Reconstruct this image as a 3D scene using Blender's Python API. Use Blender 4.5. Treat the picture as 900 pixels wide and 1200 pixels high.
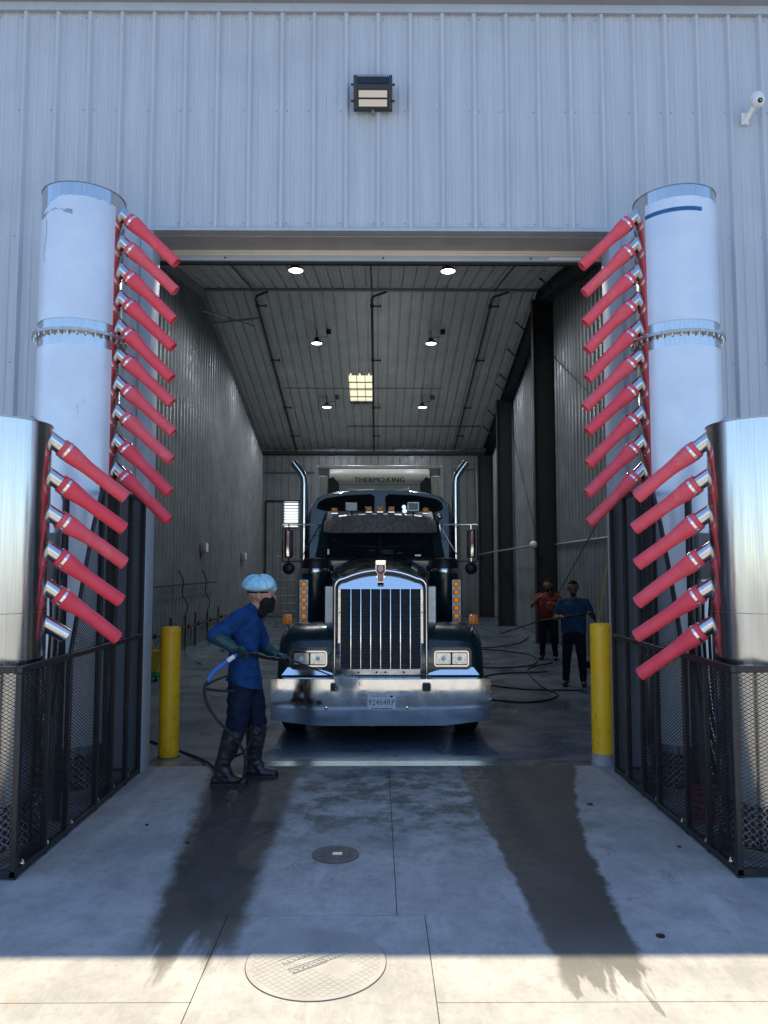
import bpy, bmesh, math, random
from mathutils import Vector, Matrix, noise
random.seed(7)
R = math.radians
scene = bpy.context.scene
for o in list(bpy.data.objects): bpy.data.objects.remove(o)
COL = scene.collection

# ------------------------------------------------------------------ camera, sky, sun, exposure
cam = bpy.data.cameras.new('camera'); cam_o = bpy.data.objects.new('camera', cam); COL.objects.link(cam_o)
cam.sensor_fit = 'VERTICAL'; cam.sensor_height = 36; cam.lens = 27.0
cam.clip_start = .05; cam.clip_end = 2000
cam_o.location = (0, 0, 1.8); cam_o.rotation_euler = (R(94.2), 0, R(-0.446))
scene.camera = cam_o
scene.cycles.max_bounces = 8; scene.cycles.diffuse_bounces = 4; scene.cycles.glossy_bounces = 4; scene.cycles.transmission_bounces = 4
scene.render.resolution_x, scene.render.resolution_y = 768, 1024
SUN_TO = Vector((-.10, .43, 1)).normalized()
w = bpy.data.worlds.new('World'); scene.world = w; w.use_nodes = True
nt = w.node_tree; nt.nodes.clear()
sky = nt.nodes.new('ShaderNodeTexSky'); sky.sky_type = 'NISHITA'; sky.sun_disc = False
sky.sun_elevation = math.asin(SUN_TO.z); sky.sun_rotation = math.atan2(SUN_TO.x, SUN_TO.y)
sky.air_density = 1.0; sky.dust_density = .1; sky.ozone_density = 4.2
bg = nt.nodes.new('ShaderNodeBackground'); bg.inputs[1].default_value = .15
wo = nt.nodes.new('ShaderNodeOutputWorld')
nt.links.new(sky.outputs[0], bg.inputs[0]); nt.links.new(bg.outputs[0], wo.inputs[0])
sl = bpy.data.lights.new('sun', 'SUN'); sl.energy = 4.8; sl.angle = R(.5); sl.color = (1, .84, .57)
so = bpy.data.objects.new('sun', sl); COL.objects.link(so); so.location = (0, 20, 30)
so.rotation_euler = SUN_TO.to_track_quat('Z', 'Y').to_euler()
vs = scene.view_settings; vs.view_transform = 'Standard'; vs.look = 'None'; vs.gamma = 1; vs.exposure = 0.92
vs.use_curve_mapping = False

# ------------------------------------------------------------------ material helpers
class NT:
    def __init__(s, name):
        s.m = bpy.data.materials.new(name); s.m.use_nodes = True
        s.t = s.m.node_tree; s.t.nodes.clear()
        s.out = s.n('ShaderNodeOutputMaterial'); s.b = s.n('ShaderNodeBsdfPrincipled')
        s.l(s.b.outputs[0], s.out.inputs[0]); s._p = None
    def n(s, k): return s.t.nodes.new(k)
    def l(s, a, b): s.t.links.new(a, b)
    def val(s, sock, v):
        if hasattr(v, 'is_linked'): s.l(v, sock)
        elif isinstance(v, (tuple, list)) and sock.type == 'RGBA': sock.default_value = (*v[:3], 1)
        else: sock.default_value = v
    def set(s, **k):
        for a, v in k.items(): s.val(s.b.inputs[a.replace('_', ' ')], v)
        return s
    def pos(s):
        if s._p is None: s._p = s.n('ShaderNodeNewGeometry').outputs['Position']
        return s._p
    def obj(s): return s.n('ShaderNodeTexCoord').outputs['Object']
    def math(s, op, a, b=0., c=0.):
        n = s.n('ShaderNodeMath'); n.operation = op
        s.val(n.inputs[0], a); s.val(n.inputs[1], b); s.val(n.inputs[2], c); return n.outputs[0]
    def xyz(s, v=None):
        n = s.n('ShaderNodeSeparateXYZ'); s.l(v or s.pos(), n.inputs[0]); return n.outputs
    def scale(s, vec, k):
        n = s.n('ShaderNodeVectorMath'); n.operation = 'MULTIPLY'; s.l(vec, n.inputs[0]); n.inputs[1].default_value = k; return n.outputs[0]
    def noise(s, sc=5., det=4., rough=.55, stretch=None, vec=None):
        n = s.n('ShaderNodeTexNoise'); n.inputs['Scale'].default_value = sc; n.inputs['Detail'].default_value = det
        n.inputs['Roughness'].default_value = rough
        v = vec or s.pos()
        if stretch: v = s.scale(v, stretch)
        s.l(v, n.inputs['Vector']); return n.outputs['Fac']
    def vor(s, sc=5., feat='F1', stretch=None):
        n = s.n('ShaderNodeTexVoronoi'); n.inputs['Scale'].default_value = sc; n.feature = feat
        v = s.pos()
        if stretch: v = s.scale(v, stretch)
        s.l(v, n.inputs['Vector']); return n.outputs['Distance']
    def ramp(s, f, a, b, lo=0., hi=1., smooth=True):
        n = s.n('ShaderNodeMapRange'); n.interpolation_type = 'SMOOTHSTEP' if smooth else 'LINEAR'
        s.val(n.inputs[0], f); s.val(n.inputs[1], a); s.val(n.inputs[2], b); n.inputs[3].default_value = lo; n.inputs[4].default_value = hi
        return n.outputs[0]
    def mix(s, f, a, b, mode='MIX'):
        n = s.n('ShaderNodeMix'); n.data_type = 'RGBA'; n.blend_type = mode
        s.val(n.inputs[0], f); s.val(n.inputs[6], a); s.val(n.inputs[7], b); return n.outputs[2]
    def bump(s, h, strength=.3, dist=.01):
        n = s.n('ShaderNodeBump'); n.inputs['Strength'].default_value = strength; n.inputs['Distance'].default_value = dist
        s.l(h, n.inputs['Height']); s.l(n.outputs[0], s.b.inputs['Normal']); return s

def mat(name, col, rough=.5, metal=0., var=0., vs_=3., stretch=None, bump=0., bs=60., bdist=.004, rvar=.0, **kw):
    t = NT(name); c = col
    if var:
        f = t.ramp(t.noise(vs_, 5, .6, stretch), .3, .7)
        c = t.mix(f, tuple(x * (1 - var) for x in col), tuple(min(1, x * (1 + var)) for x in col))
    t.set(Base_Color=c, Metallic=metal, **kw)
    if rvar: t.set(Roughness=t.ramp(t.noise(vs_ * 2.3, 4, .6, stretch), .3, .7, max(.02, rough - rvar), rough + rvar))
    else: t.set(Roughness=rough)
    if bump: t.bump(t.noise(bs, 3, .6, stretch), bump, bdist)
    return t.m

M = {}
# painted siding: faint vertical streaks of dust
t = NT('siding_paint')
c = t.mix(t.ramp(t.noise(2.5, 5, .6, (6, 6, .35)), .3, .75), (.45, .495, .56), (.51, .555, .62))
c = t.mix(t.ramp(t.noise(1.1, 6, .65), .52, .8, 0, .35), c, (.36, .39, .44))
t.set(Base_Color=c, Roughness=.42, Specular_IOR_Level=.4); t.bump(t.noise(9, 3, .5, (1, 1, .4)), .12, .004); M['siding'] = t.m
M['trim'] = mat('trim_paint', (.42, .465, .53), .42, var=.06, vs_=4)
M['header'] = mat('header_soffit_paint', (.42, .42, .42), .5, var=.08, vs_=4)
M['door'] = mat('door_panel_paint', (.74, .71, .64), .45, var=.06, vs_=4)
M['gutter'] = mat('gutter_paint', (.27, .29, .32), .45, var=.06)
M['galv'] = mat('galvanised_steel', (.55, .58, .60), .38, .85, var=.12, vs_=9, rvar=.08)
t = NT('liner_metal')
c = t.mix(t.ramp(t.noise(1.3, 6, .65), .3, .75), (.20, .23, .25), (.28, .31, .33))
c = t.mix(t.ramp(t.noise(.9, 5, .6, (5, 5, .3)), .5, .8, 0, .4), c, (.13, .15, .165))
t.set(Base_Color=c, Roughness=t.ramp(t.noise(4, 4, .6), .3, .7, .28, .42), Metallic=.35); t.bump(t.noise(6, 3, .5), .15, .005); M['liner'] = t.m
t = NT('ceiling_liner')
c = t.mix(t.ramp(t.noise(1.3, 6, .65), .3, .75), (.58, .60, .60), (.72, .74, .73))
t.set(Base_Color=c, Roughness=.40, Metallic=.25); M['ceil'] = t.m
M['core'] = mat('dark_leak_blocker', (.06, .06, .065), .8)
M['dark_steel'] = mat('dark_red_oxide_frame', (.018, .02, .024), .55, var=.2)
M['pipe'] = mat('dark_iron_pipe', (.02, .021, .024), .5)
M['conduit'] = mat('grey_conduit', (.30, .31, .32), .45, .5)
# stainless: brushed, vertical bands of rolling variation
t = NT('stainless_steel')
br = t.noise(14, 5, .7, (9, 9, .12))
t.set(Base_Color=t.mix(t.ramp(br, .3, .7), (.56, .565, .57), (.66, .665, .67)), Metallic=1., Roughness=t.ramp(t.noise(5, 4, .6, (4, 4, .2)), .25, .75, .13, .24))
t.bump(t.noise(2.2, 3, .5, (3, 3, .5)), .22, .012); M['steel'] = t.m
M['steel_rough'] = mat('dull_stainless_flange', (.42, .42, .42), .35, 1., var=.15, vs_=20)
t = NT('protective_film')
c = t.mix(t.ramp(t.noise(2.5, 5, .6), .3, .75), (.60, .68, .80), (.70, .77, .87))
c = t.mix(t.ramp(t.noise(9, 6, .7, (1, 1, .4)), .66, .74, 0, .55), c, (.42, .44, .46))
t.set(Base_Color=c, Roughness=t.ramp(t.noise(3, 4, .6), .3, .7, .28, .42), Specular_IOR_Level=.5, Metallic=.25); t.bump(t.noise(3.5, 4, .6, (1.5, 1.5, .8)), .3, .006); M['film'] = t.m
M['tape'] = mat('blue_painters_tape', (.012, .10, .30), .55, var=.2, vs_=30)
t = NT('red_rubber')
c = t.mix(t.ramp(t.noise(7, 5, .65), .35, .8), (.76, .060, .095), (.82, .09, .13))
oi = t.n('ShaderNodeObjectInfo').outputs['Random']
c = t.mix(t.math('MULTIPLY', oi, .5), c, (.78, .15, .19))
c = t.mix(t.math('MULTIPLY', t.ramp(t.noise(13, 6, .7), .48, .8, 0, .8), oi), c, (.74, .30, .32))
c = t.mix(t.ramp(t.noise(30, 5, .7, (1, 1, .5)), .64, .72, 0, .45), c, (.22, .03, .04))
t.set(Base_Color=c, Roughness=.62, Specular_IOR_Level=.3); t.bump(t.noise(60, 4, .6), .2, .003); M['rubber'] = t.m
M['clamp'] = mat('bright_clamp_band', (.80, .80, .80), .22, 1.)
t = NT('black_fence_paint')
t.set(Base_Color=t.mix(t.ramp(t.noise(8, 5, .65), .5, .8), (.012, .012, .014), (.03, .03, .032)), Roughness=.42); M['fence'] = t.m
M['mesh'] = mat('black_expanded_metal', (.012, .012, .013), .45)
t = NT('yellow_bollard_paint')
c = t.mix(t.ramp(t.noise(4, 5, .65), .3, .75), (.90, .47, .006), (.92, .53, .012))
z = t.xyz()[2]
c = t.mix(t.math('MULTIPLY', t.ramp(t.noise(17, 7, .75, (1, 1, .6)), .54, .68), t.ramp(z, .0, .7, .95, .35)), c, (.20, .15, .06))
t.set(Base_Color=c, Roughness=.4); t.bump(t.noise(12, 4, .5), .1, .004); M['yellow'] = t.m
M['black'] = mat('black_plastic', (.012, .012, .013), .45)
M['black_rubber'] = mat('black_rubber', (.014, .014, .015), .7, bump=.2)
M['white'] = mat('white_plastic', (.78, .78, .77), .35)
M['navy'] = mat('plate_ink', (.015, .035, .12), .5)
M['red_ink'] = mat('emblem_red', (.42, .012, .03), .35)
M['black_ink'] = mat('black_lettering', (.01, .01, .012), .5)
M['floodbody'] = mat('bronze_flood_housing', (.035, .04, .05), .5, var=.15)
M['floodlens'] = mat('flood_lens', (.80, .70, .58), .2)
M['lens_dark'] = mat('camera_lens', (.01, .01, .012), .08)

# apron concrete: wet tyre tracks, drips, green-black scum, rust scratches, broom finish
t = NT('apron_concrete')
x, y, z = t.xyz()
nb = t.noise(1.6, 6, .62); nf = t.noise(14, 6, .7)
c = t.mix(t.ramp(nb, .28, .74), (.275, .275, .268), (.42, .415, .40))
c = t.mix(t.ramp(nf, .46, .74, 0, .55), c, (.235, .235, .23))
c = t.mix(t.ramp(t.noise(55, 4, .7, (1, .25, 1)), .45, .75, 0, .35), c, (.46, .455, .44))
c = t.mix(t.ramp(t.noise(90, 2, .5), .70, .76, 0, .5), c, (.12, .115, .11))
c = t.mix(t.ramp(t.noise(4.5, 7, .7, (1, .6, 1)), .42, .68, 0, .5), c, (.22, .222, .22))
c = t.mix(t.ramp(t.noise(3.1, 6, .7, (1.5, .25, 1)), .56, .70, 0, .45), c, (.50, .495, .48))
c = t.mix(t.ramp(t.noise(130, 2, .5), .66, .72, 0, .55), c, (.10, .10, .095))
wob = t.math('MULTIPLY', t.math('SUBTRACT', t.noise(3.6, 6, .7), .5), .17)
drip = t.math('SUBTRACT', t.noise(5, 4, .62, (1.7, .25, 1)), .5)
def band(lo, hi, soft):
    a = t.ramp(t.math('SUBTRACT', t.math('ADD', x, wob), lo), -soft, soft)
    b = t.ramp(t.math('SUBTRACT', hi, t.math('ADD', x, wob)), -soft, soft)
    return t.math('MULTIPLY', a, b)
lo_l = t.math('MULTIPLY_ADD', y, -.113, -.69); hi_l = -.69
bl = band(lo_l, hi_l, .05)
yl = t.ramp(t.math('ADD', y, t.math('MULTIPLY', drip, 1.1)), 3.62, 3.86)
hi_r = t.math('ADD', t.math('MULTIPLY_ADD', y, .10, .85), t.math('MULTIPLY', t.math('POWER', t.math('MAXIMUM', t.math('SUBTRACT', y, 4.8), 0.), 2.), .045))
br_ = band(t.math('MULTIPLY_ADD', y, -.028, .92), hi_r, .022)
yr = t.ramp(t.math('ADD', y, t.math('MULTIPLY', drip, 1.5)), 3.38, 3.46)
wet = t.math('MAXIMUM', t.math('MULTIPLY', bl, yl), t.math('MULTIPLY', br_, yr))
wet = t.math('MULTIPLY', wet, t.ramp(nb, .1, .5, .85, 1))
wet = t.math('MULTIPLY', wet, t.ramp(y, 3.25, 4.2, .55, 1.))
# scum between the tracks near the doorway
sc = t.math('MULTIPLY', t.ramp(t.noise(3.3, 7, .74), .42, .60), t.ramp(y, 4.6, 5.9))
sc = t.math('MULTIPLY', sc, t.math('MULTIPLY', t.ramp(x, -.95, -.5), t.ramp(x, 1.9, 1.2)))
sp = t.math('MULTIPLY', t.ramp(t.vor(15), .05, .34, 1, 0), t.ramp(t.noise(2.7, 5, .6), .48, .62))
sp = t.math('MULTIPLY', sp, t.math('MULTIPLY', t.ramp(y, 4.1, 4.9), t.math('MULTIPLY', t.ramp(x, -.75, -.45), t.ramp(x, .95, .6))))
c = t.mix(t.math('MULTIPLY', sp, .62), c, (.12, .115, .11))
c = t.mix(t.math('MULTIPLY', sc, .85), c, (.07, .075, .062))
thr = t.ramp(y, 6.75, 7.05, 0, .35)
c = t.mix(t.math('MULTIPLY', thr, t.ramp(t.noise(5, 5, .6), .35, .6)), c, (.22, .20, .17))
rs = t.math('MULTIPLY', t.ramp(t.noise(8, 5, .7, (1.6, .35, 1)), .60, .70), t.math('MULTIPLY', t.ramp(x, -1.9, -1.6), t.ramp(x, -1.2, -1.35)))
c = t.mix(t.math('MULTIPLY', t.math('MULTIPLY', rs, t.ramp(y, 5., 4.5)), .35), c, (.30, .17, .07))
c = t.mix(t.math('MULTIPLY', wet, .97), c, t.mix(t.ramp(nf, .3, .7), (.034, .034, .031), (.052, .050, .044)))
fp = None
tread = t.math('MULTIPLY', t.ramp(t.vor(46), .22, .36, 1, 0), t.ramp(t.noise(12, 3, .5), .38, .5))
for fx_, fy_, a_, b_ in ((-.243, 4.62, .07, .055), (-.03, 4.63, .06, .04), (1.34, 5.28, .09, .06), (1.46, 5.06, .05, .11), (1.36, 4.50, .05, .06), (1.37, 4.35, .06, .05), (.33, 5.75, .08, .08), (-.52, 4.8, .06, .08), (1.7, 4.6, .05, .09)):
    e_ = t.math('ADD', t.math('POWER', t.math('MULTIPLY', t.math('SUBTRACT', x, fx_), 1 / a_), 2.), t.math('POWER', t.math('MULTIPLY', t.math('SUBTRACT', y, fy_), 1 / b_), 2.))
    q_ = t.ramp(e_, .5, 1.2, 1, 0); fp = q_ if fp is None else t.math('MAXIMUM', fp, q_)
c = t.mix(t.math('MULTIPLY', t.math('MULTIPLY', fp, tread), .8), c, (.05, .05, .048))
rg = t.math('SUBTRACT', t.ramp(nf, .3, .7, .62, .85), t.math('MULTIPLY', wet, .18))
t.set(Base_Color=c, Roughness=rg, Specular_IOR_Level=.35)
t.bump(t.math('ADD', t.noise(70, 5, .7, (1, .35, 1)), t.math('MULTIPLY', nf, .8)), .35, .004); M['apron'] = t.m
t = NT('yard_concrete')
c = t.mix(t.ramp(t.noise(.35, 6, .6), .3, .7), (.16, .157, .15), (.22, .215, .205))
t.set(Base_Color=c, Roughness=.85); M['yard'] = t.m
M['joint'] = mat('joint_dirt', (.05, .045, .04), .95)
# wash bay floor: dark sealed concrete, wet
t = NT('bay_floor')
n1 = t.noise(.8, 6, .62)
c = t.mix(t.ramp(n1, .3, .7), (.075, .108, .150), (.10, .138, .185))
c = t.mix(t.ramp(t.noise(6, 6, .7), .55, .8, 0, .5), c, (.12, .15, .18))
t.set(Base_Color=c, Roughness=t.ramp(t.noise(1.7, 5, .6), .35, .68, .24, .50), Specular_IOR_Level=.5)
t.bump(t.noise(2.2, 3, .5), .02, .006); M['floor'] = t.m
M['wet_strip'] = mat('wet_threshold_concrete', (.17, .165, .155), .22, var=.3, vs_=6, bump=.2, bs=30)
# cast iron cover
M['iron'] = mat('cast_iron', (.075, .073, .07), .6, var=.4, vs_=25, bump=.4, bs=90)
t = NT('composite_cover')
c = t.mix(t.ramp(t.noise(3, 6, .62), .28, .74), (.27, .27, .262), (.36, .355, .34))
t.set(Base_Color=c, Roughness=.8); M['cover'] = t.m
# truck
t = NT('truck_paint')
t.set(Base_Color=t.mix(t.ramp(t.noise(5, 5, .6), .4, .8), (.006, .026, .032), (.012, .038, .045)), Roughness=t.ramp(t.noise(4, 5, .6), .3, .75, .16, .34), Coat_Weight=.8, Coat_Roughness=.06); M['paint'] = t.m
t = NT('chrome')
sm = t.ramp(t.noise(5, 7, .7), .45, .8)
t.set(Base_Color=t.mix(sm, (.74, .75, .77), (.62, .62, .62)), Metallic=1., Roughness=t.ramp(t.noise(9, 6, .7), .3, .8, .06, .30)); t.bump(t.noise(3, 3, .5), .08, .008); M['chrome'] = t.m
t = NT('bumper_chrome')
sm = t.ramp(t.noise(4, 8, .75, (1, 1, .5)), .40, .72)
t.set(Base_Color=t.mix(sm, (.84, .85, .87), (.74, .735, .72)), Metallic=1., Roughness=t.ramp(t.noise(7, 7, .75, (1, 1, .4)), .3, .72, .03, .15)); t.bump(t.noise(2.3, 3, .5), .13, .010); M['bumper'] = t.m
M['chrome_clean'] = mat('polished_chrome', (.80, .81, .83), .07, 1.)
M['alu'] = mat('dull_aluminium', (.45, .47, .50), .38, .8, var=.12, vs_=12)
M['visor'] = mat('stained_steel_visor', (.46, .45, .43), .42, .75, var=.35, vs_=10, stretch=(3, 3, .5), rvar=.1)
M['glass'] = mat('dark_cab_glass', (.006, .012, .016), .05)
M['lampglass'] = mat('headlamp_glass', (.80, .83, .85), .10, .6, var=.22, vs_=30)
M['amber'] = mat('amber_lens', (.85, .27, .015), .22, Subsurface_Weight=.0)
t = NT('amber_lit'); t.set(Base_Color=(.85, .25, .02), Roughness=.25, Emission_Color=(1., .32, .03), Emission_Strength=.18); M['amber_lit'] = t.m
M['red_lens'] = mat('red_lens', (.35, .02, .01), .25)
M['tyre'] = mat('tyre', (.016, .016, .017), .75, bump=.2)
M['radiator'] = mat('radiator_core', (.010, .011, .012), .6)
M['louver'] = mat('grille_louver', (.22, .23, .25), .4, .5)
M['trailer'] = mat('trailer_white', (.42, .43, .42), .45, var=.08, vs_=3)
M['reefer'] = mat('reefer_white', (.78, .77, .72), .4, var=.08, vs_=5)
M['plate'] = mat('licence_plate', (.66, .71, .78), .4, var=.08, vs_=14)
# people
def cloth(name, col, b=.5):
    t = NT(name)
    t.set(Base_Color=t.mix(t.ramp(t.noise(9, 5, .6), .3, .7), tuple(x * .75 for x in col), tuple(x * 1.2 for x in col)), Roughness=.85, Sheen_Weight=.0, Specular_IOR_Level=.2)
    t.bump(t.noise(16, 4, .55, (1, 1, .6)), b, .02); return t.m
M['shirt'] = cloth('navy_work_shirt', (.009, .044, .155)); M['pants'] = cloth('dark_navy_trousers', (.008, .013, .034))
M['tee_blue'] = cloth('blue_tee', (.03, .08, .16)); M['tee_red'] = cloth('red_tee', (.20, .035, .03)); M['jeans'] = cloth('dark_jeans', (.012, .016, .03))
M['skin'] = mat('skin', (.42, .23, .16), .55, var=.1, vs_=20); M['skin2'] = mat('brown_skin', (.20, .11, .075), .55, var=.1, vs_=20)
M['boot'] = mat('rubber_boot', (.014, .018, .026), .38, var=.3, vs_=12, bump=.15, bs=18, bdist=.01)
M['glove'] = mat('green_rubber_glove', (.012, .055, .058), .5, var=.3, vs_=15, bump=.2, bs=25, bdist=.006)
M['mask'] = cloth('black_mask', (.010, .011, .014)); M['hair'] = cloth('dark_hair', (.010, .008, .007))
t = NT('blue_bouffant_cap')
t.set(Base_Color=t.mix(t.ramp(t.noise(14, 5, .6), .35, .75), (.30, .62, .78), (.48, .78, .90)), Roughness=.6)
t.bump(t.noise(26, 3, .5, (1.4, 1.4, .35)), .55, .02); M['cap'] = t.m
M['eye'] = mat('eye', (.05, .04, .035), .15)
M['hose_blue'] = mat('blue_hose', (.03, .16, .55), .4)
M['bucket'] = mat('yellow_bucket', (.65, .42, .02), .5); M['green'] = mat('green_plastic', (.03, .25, .06), .5)
M['wood'] = mat('mop_handle', (.55, .36, .08), .5)
M['coil'] = mat('red_air_hose', (.35, .05, .04), .6)
M['brass'] = mat('brass', (.5, .36, .12), .35, 1.)
M['sticker_y'] = mat('warning_yellow', (.75, .5, .02), .5); M['sticker_w'] = mat('sticker_white', (.7, .7, .7), .5)
t = NT('lamp_lens'); t.set(Base_Color=(.9, .9, .85), Emission_Color=(1, .97, .88), Emission_Strength=5.); M['lamp'] = t.m
def translucent(name, col):
    m = bpy.data.materials.new(name); m.use_nodes = True; q = m.node_tree; q.nodes.clear()
    a = q.nodes.new('ShaderNodeBsdfTranslucent'); a.inputs[0].default_value = (*col, 1)
    d = q.nodes.new('ShaderNodeBsdfDiffuse'); d.inputs[0].default_value = (*col, 1)
    x = q.nodes.new('ShaderNodeMixShader'); x.inputs[0].default_value = .3; o = q.nodes.new('ShaderNodeOutputMaterial')
    q.links.new(a.outputs[0], x.inputs[1]); q.links.new(d.outputs[0], x.inputs[2]); q.links.new(x.outputs[0], o.inputs[0]); return m
M['skylight'] = translucent('fibreglass_skylight', (.80, .80, .70)); M['louver_w'] = translucent('white_louver', (.8, .8, .8))

# ------------------------------------------------------------------ mesh helpers
def wloc(o):
    v = Vector((0, 0, 0))
    while o is not None: v += o.location; o = o.parent
    return v
class MB:
    """collects shapes, then links them as ONE mesh object"""
    def __init__(s): s.v = []; s.f = []
    def add(s, vs, fs):
        k = len(s.v); s.v += [tuple(v) for v in vs]; s.f += [tuple(i + k for i in f) for f in fs]; return s
    def box(s, a, b):
        x0, y0, z0 = a; x1, y1, z1 = b
        return s.add([(x0, y0, z0), (x1, y0, z0), (x1, y1, z0), (x0, y1, z0), (x0, y0, z1), (x1, y0, z1), (x1, y1, z1), (x0, y1, z1)],
                     [(0, 3, 2, 1), (4, 5, 6, 7), (0, 1, 5, 4), (1, 2, 6, 5), (2, 3, 7, 6), (3, 0, 4, 7)])
    def bbox(s, a, b, r=.01, seg=2):
        bm = bmesh.new(); bmesh.ops.create_cube(bm, size=1)
        for v in bm.verts: v.co = Vector([(a[i] + b[i]) / 2 + v.co[i] * (b[i] - a[i]) for i in range(3)])
        bmesh.ops.bevel(bm, geom=list(bm.edges), offset=r, segments=seg, affect='EDGES', profile=.5)
        return s.frombm(bm)
    def frombm(s, bm):
        bm.verts.index_update(); s.add([v.co[:] for v in bm.verts], [[v.index for v in f.verts] for f in bm.faces]); bm.free(); return s
    def prism(s, pts, d):
        """pts: 3-D planar loop, d: extrusion vector"""
        n = len(pts); d = Vector(d); p = [Vector(q) for q in pts]
        return s.add([q for q in p] + [q + d for q in p], [tuple(range(n))[::-1], tuple(range(n, 2 * n))] + [(i, (i + 1) % n, n + (i + 1) % n, n + i) for i in range(n)])
    def rings(s, rings, closed=True, cap=True):
        n = len(rings[0]); vs = [p for r in rings for p in r]; fs = []
        for j in range(len(rings) - 1):
            for i in range(n if closed else n - 1):
                fs.append((j * n + i, j * n + (i + 1) % n, (j + 1) * n + (i + 1) % n, (j + 1) * n + i))
        if cap and closed: fs += [tuple(range(n))[::-1], tuple(range((len(rings) - 1) * n, len(rings) * n))]
        return s.add(vs, fs)
    def tube(s, path, r, n=10, cap=True):
        path = [Vector(p) for p in path]; rs = r if isinstance(r, (list, tuple)) else [r] * len(path)
        T = []
        for i in range(len(path)):
            a = path[max(0, i - 1)]; b = path[min(len(path) - 1, i + 1)]; T.append((b - a).normalized())
        u = T[0].orthogonal().normalized(); out = []
        for i, p in enumerate(path):
            u = (u - T[i] * u.dot(T[i])).normalized(); w_ = T[i].cross(u)
            out.append([p + (u * math.cos(2 * math.pi * k / n) + w_ * math.sin(2 * math.pi * k / n)) * rs[i] for k in range(n)])
        return s.rings(out, True, cap)
    def lathe(s, prof, c=(0, 0, 0), axis=(0, 0, 1), n=24, cap=True, a0=0., a1=2 * math.pi):
        """prof: (r, t) along axis"""
        ax = Vector(axis).normalized(); u = ax.orthogonal().normalized() if abs(ax.z) < .99 else Vector((1, 0, 0)); w_ = ax.cross(u); c = Vector(c)
        full = abs(a1 - a0 - 2 * math.pi) < 1e-6; m = n if full else n + 1
        rr = [[c + ax * tt + (u * math.cos(a0 + (a1 - a0) * k / n) + w_ * math.sin(a0 + (a1 - a0) * k / n)) * r for k in range(m)] for r, tt in prof]
        return s.rings(rr, full, cap)
    def capsule(s, p0, r0, p1, r1, n=14):
        p0, p1 = Vector(p0), Vector(p1); L = (p1 - p0).length
        prof = [(max(1e-4, r0 * math.sin(a)), -r0 * math.cos(a)) for a in [math.pi / 2 * k / 4 for k in range(5)]]
        prof += [(max(1e-4, r1 * math.cos(a)), L + r1 * math.sin(a)) for a in [math.pi / 2 * k / 4 for k in range(5)]]
        return s.lathe(prof, p0, (p1 - p0) if L > 1e-6 else (0, 0, 1), n)
    def ell(s, c, r, n=20, m=12):
        return s.rings([[(c[0] + r[0] * max(.002, math.sin(math.pi * j / m)) * math.cos(2 * math.pi * i / n), c[1] + r[1] * max(.002, math.sin(math.pi * j / m)) * math.sin(2 * math.pi * i / n), c[2] - r[2] * math.cos(math.pi * j / m)) for i in range(n)] for j in range(m + 1)])
    def mesh(s, name, m=None, smooth=38, off=Vector((0, 0, 0)), fix=True):
        me = bpy.data.meshes.new(name)
        bm = bmesh.new()
        vv = [bm.verts.new((v[0] - off.x, v[1] - off.y, v[2] - off.z)) for v in s.v]
        for f in s.f:
            try: bm.faces.new([vv[i] for i in f])
            except ValueError: pass
        if fix: bmesh.ops.recalc_face_normals(bm, faces=list(bm.faces))
        if smooth:
            for f in bm.faces: f.smooth = True
            for e in bm.edges:
                if len(e.link_faces) == 2 and e.calc_face_angle(0) > R(smooth): e.smooth = False
        bm.to_mesh(me); bm.free()
        if m is not None: me.materials.append(M[m] if isinstance(m, str) else m)
        return me
    def build(s, name, m, parent=None, smooth=38, fix=True, origin=None):
        off = wloc(parent) if parent is not None else Vector(origin or (0, 0, 0))
        o = bpy.data.objects.new(name, s.mesh(name, m, smooth, off, fix)); COL.objects.link(o)
        if parent is not None: o.parent = parent
        else: o.location = off
        return o
def tag(o, label=None, cat=None, group=None, kind=None):
    for k, v in (('label', label), ('category', cat), ('group', group), ('kind', kind)):
        if v: o[k] = v
    return o
def thing(name, label, cat, loc=(0, 0, 0), group=None):
    o = bpy.data.objects.new(name, None); COL.objects.link(o); o.location = loc; o.empty_display_size = .2
    return tag(o, label, cat, group)
def link(me, name, parent, loc, rot=(0, 0, 0)):
    o = bpy.data.objects.new(name, me); COL.objects.link(o); o.parent = parent
    o.location = Vector(loc) - (wloc(parent) if parent else Vector((0, 0, 0))); o.rotation_euler = rot; return o
def copy_tree(o, parent=None):
    c = o.copy(); COL.objects.link(c); c.parent = parent
    for ch in o.children: copy_tree(ch, c)
    return c
def text_mesh(body, size, depth, name, m, align='CENTER', xs=1., space=1., bold=0.):
    cu = bpy.data.curves.new('txt', 'FONT'); cu.body = body; cu.size = size; cu.align_x = align; cu.align_y = 'CENTER'; cu.extrude = depth; cu.space_character = space; cu.resolution_u = 3; cu.offset = bold
    o = bpy.data.objects.new('txt', cu); COL.objects.link(o); bpy.context.view_layer.update()
    me = bpy.data.meshes.new_from_object(o.evaluated_get(bpy.context.evaluated_depsgraph_get())); bpy.data.objects.remove(o); bpy.data.curves.remove(cu)
    me.transform(Matrix.Diagonal((xs, 1, 1, 1))); me.name = name; me.materials.clear(); me.materials.append(M[m]); return me
def smooth_path(pts, sub=6):
    P = [Vector(p) for p in pts]; P = [2 * P[0] - P[1]] + P + [2 * P[-1] - P[-2]]; out = []
    for i in range(1, len(P) - 2):
        for k in range(sub):
            t_ = k / sub; a, b, c_, d = P[i - 1:i + 3]
            out.append(.5 * ((2 * b) + (c_ - a) * t_ + (2 * a - 5 * b + 4 * c_ - d) * t_ * t_ + (3 * b - a - 3 * c_ + d) * t_ ** 3))
    return out + [P[-2]]

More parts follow.
